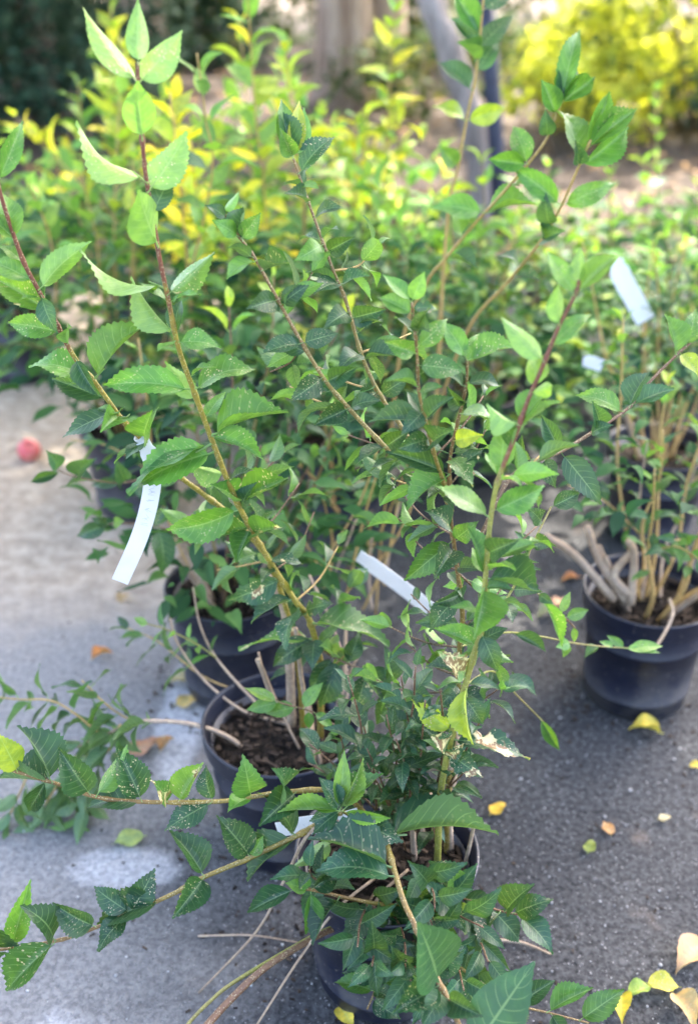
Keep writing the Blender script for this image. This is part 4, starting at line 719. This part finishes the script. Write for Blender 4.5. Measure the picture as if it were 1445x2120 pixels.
rnd = random.Random(91)
for q in range(16):
    a0 = (rnd.uniform(560, 800), rnd.uniform(1180, 1300)); b0 = (a0[0] + rnd.uniform(-110, 150), a0[1] - rnd.uniform(90, 300)); Yq = rnd.uniform(1.55, 1.8)
    P3.branch([(a0[0], a0[1], Yq), ((a0[0] + b0[0]) / 2 + rnd.uniform(-25, 25), (a0[1] + b0[1]) / 2, Yq + .02), (b0[0], b0[1], Yq + rnd.uniform(-.05, .08))], rnd.uniform(.0025, .0045), .0018, rnd.choice(('stem_wood', 'stem_brown', 'stem_tan')), 'dead_stem', n=4, sides=6)
BACK = [(-.56, 2.46, 'lush green shrub with pale yellow tips on the left of the second row', 11, 9, .96, .36, 'mmgb', .28, (-.02, 0)),
        (.34, 2.66, 'dark leaved shrub between the middle shrub and the tan-stemmed shrub', 12, 9, .86, .30, 'ddmb', .15, (0, 0)),
        (-1.10, 3.35, 'light green shrub spreading over the sandy ground by the red apple', 13, 9, .84, .40, 'mgbm', .2, (0, 0)),
        (-.30, 2.98, 'shrub with the brightest yellow tips, behind the lush second-row shrub', 14, 6, 1.00, .32, 'mggl', .42, (-.05, 0)),
        (.98, 2.98, 'low dense shrub carrying the long white tag', 15, 9, .72, .34, 'ddmb', .12, (0, 0)),
        (.18, 3.36, 'shrub with upright yellow-green shoots in front of the twin trunk', 16, 6, .84, .26, 'mmgb', .32, (0, 0)),
        (.70, 3.42, 'small blue-green shrub beside the black post', 17, 6, .80, .30, 'bbmd', .1, (0, 0)),
        (-.72, 3.60, 'tall lime-tipped shrub against the dark evergreen', 18, 6, .88, .34, 'mglg', .4, (0, 0)),
        (1.28, 3.50, 'low shrub at the end of the row under the sunlit yellow bush', 19, 7, .80, .36, 'ddmb', .15, (0, 0)),
        (-1.62, 3.95, 'pale green shrub cut by the left edge of the picture', 20, 6, .74, .34, 'mgbb', .2, (0, 0)),
        (-.08, 3.82, 'farthest potted shrub, standing just before the mulch bed', 21, 6, .78, .30, 'mgbd', .35, (0, 0))]
BP = {}
for x, y, lb, sd_, st, h, sp, cols, tp, ln in BACK:
    BP[sd_] = grow(x, y, lb, sd_, st, h, sp, cols, tp, .080, ln, .15, step=.066, dense=420, zlo=.38 if sd_ in (11, 13) else .08, tipcol='lyyYg' if tp > .3 else 'lly')

# bright shoots that stand out above the others
for k, pts, cc in [(14, [(545, 800, 2.75), (548, 420, 2.60), (530, 250, 2.55), (520, 100, 2.52), (512, -20, 2.5)], 'lyYl'), (14, [(430, 800, 2.72), (390, 480, 2.55), (372, 320, 2.52), (362, 205, 2.5)], 'YYYy'),
                   (14, [(640, 620, 2.8), (620, 330, 2.75), (600, 180, 2.72), (590, 90, 2.7)], 'yyYl'), (16, [(800, 520, 3.2), (800, 330, 3.15), (806, 180, 3.12), (816, 20, 3.1)], 'yYyl'), (16, [(730, 480, 3.2), (738, 330, 3.1), (733, 235, 3.08)], 'YYy'),
                   (11, [(400, 700, 2.32), (380, 450, 2.25), (368, 330, 2.2), (352, 190, 2.2)], 'YYyY'), (11, [(430, 650, 2.36), (408, 430, 2.3), (396, 290, 2.28)], 'YyYY'), (14, [(600, 700, 2.8), (560, 480, 2.7), (548, 400, 2.68)], 'YYl'), (18, [(170, 520, 3.4), (172, 330, 3.3), (163, 170, 3.28)], 'lgy'), (18, [(235, 480, 3.5), (240, 200, 3.45), (228, 10, 3.4)], 'yYy'), (11, [(300, 900, 2.35), (430, 420, 2.15), (425, 240, 2.1), (408, 110, 2.08)], 'ggbl'), (11, [(120, 760, 2.3), (110, 520, 2.25), (60, 380, 2.2)], 'lgl')]:
    b = BP[k].branch(pts, .0042, .0018, 'stem_tan', n=6, sides=6); fill_o(BP[k], b, .35, 1.0, .044, .096, len(pts) * 7 + int(pts[0][0]), cc, 'o', 1.0, .25, cc)
rnd = random.Random(404)
for q in range(24):
    px_ = 60 + q * 35 + rnd.uniform(-20, 20); Yq = rnd.uniform(2.5, 3.5); top = rnd.uniform(250, 400) if px_ < 200 else rnd.uniform(30, 330) if px_ < 650 else rnd.uniform(180, 380)
    key = min(BP, key=lambda k: abs(BP[k].loc.x - at(px_, 400, Yq).x) + abs(BP[k].loc.y - Yq)); P_ = BP[key]
    b0 = P_.loc + Vector((rnd.uniform(-.04, .04), rnd.uniform(-.04, .04), .2)); tp_ = at(px_, top, Yq); md = b0.lerp(tp_, .5) + Vector((rnd.uniform(-.03, .03), 0, .03))
    cc = rnd.choice(('lgy', 'lyg', 'lly', 'gml', 'bgm')); b = P_.branch([b0, md, tp_], .0045, .0018, rnd.choice(('stem_tan', 'stem_brown')), n=6, sides=6)
    fill_o(P_, b, .50, 1.0, .050, .102, 900 + q, cc, 'o', 1.0, .3, rnd.choice(('yYl', 'lyy', 'lgl')))
# ------------------------------------------------------------------ white plant tags
def ribbon(name, pts, width, side, th=.0006):
    P = spline(pts, 6); vs, fs = [], []
    for i, p in enumerate(P):
        t = (P[min(i + 1, len(P) - 1)] - P[max(i - 1, 0)]).normalized(); s = (side - t * side.dot(t)).normalized(); n = t.cross(s)
        wd = width * (.5 if i > 2 else .40)
        for a, b in ((-1, -1), (1, -1), (1, 1), (-1, 1)): vs.append(p + s * a * wd + n * b * th)
    for i in range(len(P) - 1):
        for k in range(4): fs.append((i * 4 + k, i * 4 + (k + 1) % 4, i * 4 + 4 + (k + 1) % 4, i * 4 + 4 + k))
    fs.append((3, 2, 1, 0)); e = (len(P) - 1) * 4; fs.append((e, e + 1, e + 2, e + 3))
    return mesh(name, vs, fs, False), P
def plant_tag(label, pts, wpx, side=Vector((1, 0, .0)), loop=None, writing=0):
    W = [at(*p) for p in pts]; root = empty('plant_tag', W[0]); tag(root, label, 'plant tag', 'white plant tags')
    o_ = W[0].copy(); dep = depth_of(W[len(W) // 2])
    me, P = ribbon('strip', [p - o_ for p in W], wpx * dep / F, side)
    st = link('strip', me, root, M['tag'])
    if loop:
        c, ax, r = loop; u = ax.orthogonal().normalized(); v = ax.cross(u)
        L = [c - o_ + (u * math.cos(a) + v * math.sin(a)) * r for a in [i * math.pi / 5 for i in range(11)]]
        me, _ = ribbon('loop', L, .010, ax); link('loop', me, root, M['tag'])
    if writing:
        rnd = random.Random(4); vs, fs = [], []
        n = len(P)
        for q in range(writing):
            i = int(n * (.30 + .38 * q / writing)); t = (P[min(i + 1, n - 1)] - P[i - 1]).normalized(); s = (side - t * side.dot(t)).normalized(); nn = t.cross(s)
            if nn.dot(CAM - o_ - P[i]) < 0: nn = -nn
            f = rnd.random(); c = P[i].lerp(P[min(i + 1, n - 1)], f) + nn * .0011
            a = rnd.uniform(-.005, -.001); b = rnd.uniform(.001, .006); k = t * rnd.uniform(-.003, .003); wd = t * .00022
            j = len(vs); vs += [c + s * a - k - wd, c + s * b + k - wd, c + s * b + k + wd, c + s * a - k + wd]; fs.append((j, j + 1, j + 2, j + 3))
        link('handwriting', mesh('handwriting', vs, fs, False), root, M['pencil'])
    return root
tB = (at(255, 870, 1.24) - at(297, 912, 1.25)).normalized()
plant_tag('long white tag hanging from the leftmost stem, with faint handwriting', [(296, 914, 1.238), (316, 960, 1.232), (312, 1030, 1.23), (290, 1110, 1.228), (249, 1204, 1.225)], 36, Vector((1, 0, -.25)), (at(293, 908, 1.249), tB, .0075), 26)
plant_tag('white tag lying tilted in the twigs at the middle of the picture', [(742, 1150, 1.52), (790, 1185, 1.50), (840, 1222, 1.48), (890, 1262, 1.46)], 40, Vector((-.5, .3, -.6)))
plant_tag('white tag lying level in the front pot behind the shoot tip', [(574, 1718, 1.02), (640, 1708, 1.01), (700, 1702, 1.00), (745, 1690, 1.0)], 40, Vector((.1, .3, 1)), None, 8)
plant_tag('white tag hanging slanted among the blurred shrubs at upper right', [(1272, 540, 2.30), (1290, 580, 2.29), (1312, 620, 2.28), (1336, 664, 2.27)], 40, Vector((1, 0, .35)))
plant_tag('short white tag end showing between leaves right of centre', [(1206, 748, 2.15), (1225, 750, 2.14), (1246, 758, 2.13)], 26, Vector((0, .3, 1)))

# ------------------------------------------------------------------ things lying on the ground
FALL = [(1030, 1672, 44, 40, 'gold leaf lying right of the front pot', (.55, .33, .03), .9), (1337, 1510, 62, 170, 'yellow leaf lying in front of the pot on the right', (.58, .42, .05), .8), (1258, 1712, 38, 100, 'orange-brown leaf scrap on the open asphalt', (.36, .17, .06), .6), (1222, 1750, 38, 60, 'small olive leaf on the open asphalt', (.17, .20, .04), .9),
        (1436, 1985, 100, 215, 'big pinkish tan leaf cut by the right edge', (.48, .29, .17), .8), (1372, 2036, 66, 350, 'yellow leaf with green and brown patches near the lower right corner', (.48, .42, .06), .45), (1325, 2047, 56, 20, 'fading green leaf beside the yellow patchy one', (.22, .30, .05), .8), (1287, 2082, 66, 260, 'bright yellow leaf at the tip of the low twig', (.62, .46, .05), .8), (1416, 2088, 80, 285, 'curled tan leaf in the lower right corner', (.50, .33, .16), .7),
        (268, 1735, 64, 200, 'pale green fallen leaf between the two long arms', (.24, .30, .10), .9), (300, 1546, 76, 30, 'red-brown leaf beside the second pot', (.28, .13, .08), .6), (345, 1540, 44, 60, 'small rusty leaf touching the red-brown one', (.34, .16, .07), .6), (210, 1355, 42, 30, 'orange leaf on the pale ground at left', (.52, .19, .06), .9), (378, 1407, 52, 0, 'flat tan leaf left of the second pot', (.40, .29, .14), .7), (390, 1450, 56, 20, 'golden tan leaf near the rim of the second pot', (.46, .30, .10), .7),
        (1183, 1195, 40, 10, 'orange-red leaf behind the right-hand pot', (.48, .17, .06), .9), (1158, 1245, 40, 60, 'pinkish leaf left of the right-hand pot', (.42, .23, .15), .9), (716, 2098, 56, 300, 'yellow leaf under the front pot', (.60, .45, .05), .8), (1440, 1582, 26, 0, 'tiny yellow leaf at the right edge', (.55, .38, .05), .9), (1135, 1268, 44, 10, 'grey-green leaf on the asphalt left of the right-hand pot', (.20, .21, .12), .9), (255, 1235, 36, 80, 'brown leaf scrap on the sandy ground', (.34, .21, .12), .8), (1375, 1690, 26, 10, 'small cream leaf far out on the asphalt', (.48, .38, .22), .9)]
rnd = random.Random(5)
for px, py, s, ang, lb, c, snd in FALL:
    p = gnd(px, py, .012); dep = depth_of(p); L = s * dep / F * 1.12
    o = bpy.data.objects.new('fallen_leaf', rnd.choice(LM['d'])); col.objects.link(o)
    o.matrix_world = Matrix.Translation((p.x, p.y, .008)) @ Matrix.Rotation(R(ang - 90), 4, 'Z') @ Matrix.Rotation(R(rnd.uniform(-14, 14)), 4, 'Y') @ Matrix.Diagonal((L * .62, L, L * .8, 1)) @ Matrix.Translation((0, -.5, 0))
    o.color = (*c, snd); tag(o, lb, 'fallen leaf', 'fallen leaves on the asphalt')
def twig(px0, py0, px1, py1, r, lb):
    a = gnd(px0, py0, r + .002); b = gnd(px1, py1, r + .002); m = (a + b) / 2 + Vector((.004, .006, .002))
    o = link('fallen_twig', tube('fallen_twig', spline([a, m, b], 6), r, r * .5, 6), None, M['stem_wood']); tag(o, lb, 'twig', 'dry twigs on the asphalt')
twig(410, 1938, 622, 1952, .0016, 'thin reddish twig lying left of the front pot')
twig(1010, 1945, 1140, 1975, .0028, 'short pinkish stick lying right of the front pot')
twig(1412, 2050, 1450, 2100, .004, 'brown stick beside the curled tan leaf')
def apple(px, py, lb, r=.033):
    p = gnd(px, py); vs, fs = [], []
    prof = [(0.001, -.72), (.35, -.86), (.7, -.72), (.94, -.3), (1.0, .12), (.86, .56), (.55, .80), (.22, .76), (.06, .58), (.001, .52)]
    v, f = lathe([(a * r, b * r) for a, b in prof], 20)
    root = empty('apple', (p.x, p.y, r * .84)); root.rotation_euler = (R(35), R(20), 0); tag(root, lb, 'apple', 'fallen apples')
    link('fruit', mesh('fruit', v, f), root, M['apple'])
    link('stalk', tube('stalk', [Vector((0, 0, r * .5)), Vector((.001, 0, r * .8)), Vector((.004, 0, r * 1.1))], .0012, .0015, 5), root, M['stem_brown'])
apple(64, 950, 'pinkish red apple lying on the sandy ground at left')

# ------------------------------------------------------------------ behind the pots
def scatter_leaves(name, n, seed, gen, size, mat, cols=None):
    """many leaf-sized bent blades as one mesh; gen(rnd) -> point, up vector"""
    rnd = random.Random(seed); vs, fs = [], []
    for i in range(n):
        p, up = gen(rnd); s = size * rnd.uniform(.6, 1.3)
        a = Vector((rnd.gauss(0, 1), rnd.gauss(0, 1), rnd.gauss(0, 1))).normalized(); z = (up + a * .8).normalized()
        y = z.orthogonal().normalized(); y = Matrix.Rotation(rnd.uniform(0, 6.28), 3, z) @ y; x = y.cross(z); j = len(vs)
        vs += [p - y * s * .5, p + x * s * .26 + z * s * .06, p + y * s * .5 - z * s * .08, p - x * s * .26 + z * s * .06, p + z * s * .0]
        fs += [(j, j + 1, j + 4), (j + 1, j + 2, j + 4), (j + 2, j + 3, j + 4), (j + 3, j, j + 4)]
    me = mesh(name, vs, fs); me.materials.append(mat); return me
M['yellow_crown'] = crown_material('sunlit_yellow_leaves', (.30, .35, .04), (.54, .53, .07), (.07, .11, .03), .45)
M['conifer'] = crown_material('dark_conifer_sprays', (.018, .045, .024), (.035, .075, .040), (.06, .10, .05), .1)
M['shade_crown'] = crown_material('shade_tree_leaves', (.05, .10, .03), (.08, .14, .04), (.10, .16, .05), .25)
M['under'] = crown_material('undergrowth_leaves', (.03, .06, .02), (.065, .10, .035), (.16, .16, .04), .3)
M['litter'] = crown_material('leaf_litter', (.055, .035, .025), (.11, .068, .04), (.30, .17, .06), .15)
def blob(rnd, c, r, hollow=.45):
    while True:
        v = Vector((rnd.uniform(-1, 1), rnd.uniform(-1, 1), rnd.uniform(-1, 1)))
        if hollow < v.length < 1: break
    return Vector((c[0] + v.x * r[0], c[1] + v.y * r[1], c[2] + v.z * r[2])), Vector((v.x, v.y, v.z + .6))
def clumps(rnd, cs):
    c = rnd.choice(cs); return blob(rnd, c[0], c[1])
# leaf litter on the mulch
o = link('leaf_litter', scatter_leaves('leaf_litter', 9000, 2, lambda r: (Vector((r.uniform(-5, 6), 4.3 + 8 * r.random() ** 1.3, r.uniform(.05, .085))), Vector((0, 0, 2))), .07, M['litter'])); tag(o, 'brown and orange leaf litter covering the mulch bed', 'leaf litter', kind='stuff')
# twin trunk; its unseen crown is shaped to shade the pots and chosen spots
def trunk(name, pts, r0, r1, mat, root, sides=18, flut=.12, seed=0):
    P = spline(pts, 8); me = tube(name, P, r0, r1, sides, (), Vector(root.location), wob=0, seed=seed)
    c = Vector(root.location)
    for v in me.vertices:
        a = math.atan2(v.co.y, v.co.x)
        k = 1 + flut * math.sin(a * 5 + v.co.z * .4 + seed) * .5 + .06 * noise.noise(Vector((a * 3, v.co.z * 2, seed)))
        fl = 1 + .35 * max(0, 1 - v.co.z / .5) ** 2
        ax = min(P, key=lambda p: abs(p.z - c.z - v.co.z)) - c
        v.co.x = ax.x + (v.co.x - ax.x) * k * fl; v.co.y = ax.y + (v.co.y - ax.y) * k * fl
    return link(name, me, root, mat)
TY = 8.6; tx = at(735, 200, TY).x
tr = empty('shade_tree', (tx, TY, .03)); tag(tr, 'big tree with grey-brown twin trunk behind the shrubs', 'tree')
trunk('trunk', [Vector((tx - .08, TY, -.02)), Vector((tx - .10, TY, 1.5)), Vector((tx - .2, TY - .2, 3.5)), Vector((tx - .3, TY - .8, 6.5))], .23, .12, M['bark'], tr, seed=1)
trunk('trunk', [Vector((tx + .22, TY + .15, -.02)), Vector((tx + .25, TY + .15, 1.5)), Vector((tx + .5, TY - .1, 3.5)), Vector((tx + .9, TY - .6, 6.5))], .18, .10, M['bark'], tr, seed=2)
for a, b in [((tx - .2, TY - .3, 4.0), (-2.2, 4.8, 6.0)), ((tx - .25, TY - .5, 4.8), (.2, 2.6, 6.4)), ((tx + .5, TY - .2, 4.0), (2.8, 4.6, 5.8)), ((tx + .3, TY, 5.2), (1.4, 3.4, 6.5))]:
    a, b = Vector(a), Vector(b); link('limb', tube('limb', spline([a, a.lerp(b, .5) + Vector((0, 0, .35)), b], 8), .09, .03, 8, (), Vector(tr.location)), tr, M['bark'])
rr = random.Random(12)
cs = []
while len(cs) < 200:
    x, y = rr.uniform(-3.6, 6.0 if len(cs) % 2 else 4.0), rr.uniform(1.2, 20)
    if x > 2.9 and 10.2 < y < 13.5: continue  # crown left open here so the yellow bush stays sunlit
    if y < 7 and x > 4.4: continue
    keep = .8 if y < 6.6 else (.30 if y < 8.8 else .75)  # crown thinned where the back rows should catch sun
    if rr.random() > keep: continue
    cs.append(((x - tx, y - TY, rr.uniform(5.0, 6.8)), (rr.uniform(.5, .95), rr.uniform(.5, .95), rr.uniform(.3, .5))))
for cx_, cy_ in ((.7, 5.9), (1.3, 5.9), (1.9, 5.9), (.6, 6.5), (1.2, 6.5), (1.8, 6.4), (2.0, 5.3), (1.4, 5.3), (2.6, 5.4)): cs.append(((cx_ - tx, cy_ - TY, rr.uniform(5.5, 6.1)), (.55, .5, .35)))  # extra clumps added to keep the sandy ground in shade
cs.append(((1.54 - tx, 4.54 - TY, 5.8), (.8, .7, .4)))  # clump added to shade the tip of the tall leader
GAPS = [(-.15, 3.0, .5, .45), (.75, 3.0, .5, .4)]      # ground spots kept sunlit by leaving crown leaves out
def crown_point(r):
    while True:
        p, up = clumps(r, cs); q = p + Vector((tx, TY, .03)); q = q - sdir * (q.z / sdir.z)
        wv = .35 * noise.noise(q * 6)
        if any(((q.x - a) / c) ** 2 + ((q.y - b) / d) ** 2 < 1 + wv for a, b, c, d in GAPS) and r.random() < .96: continue
        return p, up
o = link('crown', scatter_leaves('crown', 60000, 8, crown_point, .18, M['shade_crown']), tr); o['kind'] = 'stuff'
# leaning grey trunk and black post
LY = 5.2
lt = empty('leaning_tree', tuple(at(990, 455, LY))); tag(lt, 'slim grey leaning trunk left of the black post', 'tree')
lp = [at(1003, 475, LY), at(992, 330, LY), at(965, 215, LY + .05), at(925, 90, LY + .1), at(880, -30, LY + .2), at(790, -330, LY + .4), at(720, -700, LY + .6), at(690, -1000, LY + .7)]
link('trunk', tube('trunk', spline(lp, 6), .068, .045, 14, (), Vector(lt.location), wob=.25), lt, M['bark_grey'])
o = link('crown', scatter_leaves('crown', 1500, 18, lambda r: blob(r, Vector(lp[-1]) - Vector(lt.location), (.9, .9, .6)), .14, M['shade_crown']), lt); o['kind'] = 'stuff'
bp0, bp1 = at(1042, 520, 4.9), at(1004, -20, 5.05)
pr = empty('black_post', tuple(bp0)); tag(pr, 'black post leaning beside the grey trunk', 'post')
link('shaft', tube('shaft', [bp0 - Vector((0, 0, .05)), bp0.lerp(bp1, .35), bp0.lerp(bp1, .7), bp1], .040, .036, 14, (), Vector(bp0), wob=.05), pr, M['black_post'])
v, f = lathe([(.001, .0), (.045, .0), (.047, .012), (.03, .03), (.001, .034)], 14); cp = link('cap', mesh('cap', v, f), pr, M['black_post']); cp.location = bp1 - bp0
# sunlit yellow bush
def bush(name, lb, cat, x, y, cs, n, size, mat, seed, stems=9, h=1.2, smat='stem_brown', group=None):
    root = empty(name, (x, y, .02)); tag(root, lb, cat, group); rnd = random.Random(seed)
    for k in range(stems):
        c = rnd.choice(cs)[0]; e = Vector(c) * rnd.uniform(.75, 1.0)
        link('stem', tube('stem', spline([Vector((rnd.uniform(-.1, .1), rnd.uniform(-.1, .1), -.04)), e * .5 + Vector((rnd.uniform(-.08, .08), 0, .1)), e], 5), .014, .005, 6), root, M[smat])
    o = link('crown', scatter_leaves('crown', n, seed, lambda r: clumps(r, cs), size, mat), root); o['kind'] = 'stuff'; return root
yb = [((rr.uniform(-1.25, 1.9), rr.uniform(-.5, .6), rr.uniform(.18, 1.6)), (rr.uniform(.25, .5), rr.uniform(.25, .45), rr.uniform(.2, .38))) for _ in range(64)]
bush('yellow_bush', 'large sunlit yellow bush in the upper right background', 'bush', 2.35, 7.7, yb, 10500, .095, M['yellow_crown'], 31)
yb2 = [((rr.uniform(-.25, .25), rr.uniform(-.2, .2), rr.uniform(.25, .55)), (.2, .2, .14)) for _ in range(7)]
bush('yellow_bush', 'small bright yellow bush in front of the large one', 'bush', at(1120, 230, 6.9).x, 6.9, yb2, 420, .09, M['yellow_crown'], 32, 4)
ub = [((rr.uniform(-.6, .6), rr.uniform(-.3, .3), rr.uniform(.15, .6)), (.3, .3, .2)) for _ in range(9)]
bush('undergrowth_bush', 'dull green low bush between twin trunk and leaning trunk', 'bush', at(860, 170, 8.2).x, 8.2, ub, 900, .09, M['under'], 33, 5)
bush('undergrowth_bush', 'dark low bush under the yellow foliage at right', 'bush', 2.6, 7.2, ub, 900, .09, M['conifer'], 34, 5)
# dark evergreen on the left
ev = [((rr.uniform(-1.2, .75), rr.uniform(-.6, .5), rr.uniform(.12, 1.7)), (rr.uniform(.3, .55), rr.uniform(.3, .5), rr.uniform(.2, .4))) for _ in range(60)]
et = empty('evergreen_tree', (at(90, 200, 7.4).x, 7.4, .02)); tag(et, 'dark dense evergreen in the upper left background', 'tree')
link('trunk', tube('trunk', [Vector((0, 0, -.04)), Vector((.03, 0, 1.2)), Vector((0, 0, 2.6))], .12, .05, 10), et, M['bark'])
o = link('crown', scatter_leaves('crown', 17000, 41, lambda r: clumps(r, ev), .075, M['conifer']), et); o['kind'] = 'stuff'
# dark wood further back
for i, (px, Y, r) in enumerate([(300, 10.5, .22)]):
    q = at(px, 120, Y); t_ = empty('distant_tree', (q.x, Y, -.03)); tag(t_, ['dark trunk close behind the evergreen', 'thin dark trunk left of the twin trunk', 'broad dark trunk seen between the lime shoots'][i], 'tree', 'dark trunks in the background')
    link('trunk', tube('trunk', spline([Vector((0, 0, 0)), Vector((.05, 0, 2.5)), Vector((.1, .1, 5.5))], 6), r, r * .6, 12, wob=.3), t_, M['bark'])
    o = link('crown', scatter_leaves('crown', 2600, 50 + i, lambda r_: blob(r_, (0.1, .1, 5.2), (2.2, 2.0, 1.6)), .2, M['shade_crown']), t_); o['kind'] = 'stuff'
dk = [((rr.uniform(-1.1, 1.2), rr.uniform(-.4, .4), rr.uniform(.1, 1.1)), (.5, .4, .35)) for _ in range(26)]
bush('shade_filler_bush', 'added dark bush standing in for shade between evergreen and twin trunk', 'bush', -2.3, 11.0, dk, 3600, .10, M['conifer'], 71, 6)  # dark foliage added in place of the background shade
ws = [((rr.uniform(-3.5, 6), rr.uniform(-.8, .8), rr.uniform(.0, 1.5)), (.7, .6, .5)) for _ in range(70)]
o = link('undergrowth', scatter_leaves('undergrowth', 14000, 61, lambda r: (lambda q: (q[0] + Vector((0, 11.6, 0)), q[1]))(clumps(r, ws)), .14, M['under'])); tag(o, 'far dark green undergrowth behind the trees', 'undergrowth', kind='stuff')
# weeds with upright feathery stems
def weed(px, py0, py1, Y, lb, seed):
    a, b = at(px, py0, Y), at(px - 4, py1, Y); rnd = random.Random(seed)
    root = empty('weed', (a.x, a.y, .0)); tag(root, lb, 'weed', 'upright green weeds among the pots'); lo = Vector(root.location)
    P = spline([Vector((a.x, a.y, 0)), a.lerp(b, .3), b], 8)
    st = link('stem', tube('stem', P, .006, .003, 6, (), lo), root, M['stem_green'])
    for i in range(60):
        f = rnd.uniform(.35, 1); p = P[min(len(P) - 1, int(f * len(P)))]; an = rnd.uniform(0, 6.28)
        ax = Vector((math.cos(an) * .7, math.sin(an) * .7, .7)); put_leaf(st, lo, p, ax, Vector((0, 0, 1)), rnd.uniform(.03, .05), .007, 'o', jitter(COL['l'], rnd), rnd)
weed(1265, 620, 310, 3.25, 'slender green weed standing left of its twin at the right', 1)
weed(1360, 560, 190, 3.75, 'taller green weed farther to the right', 2)
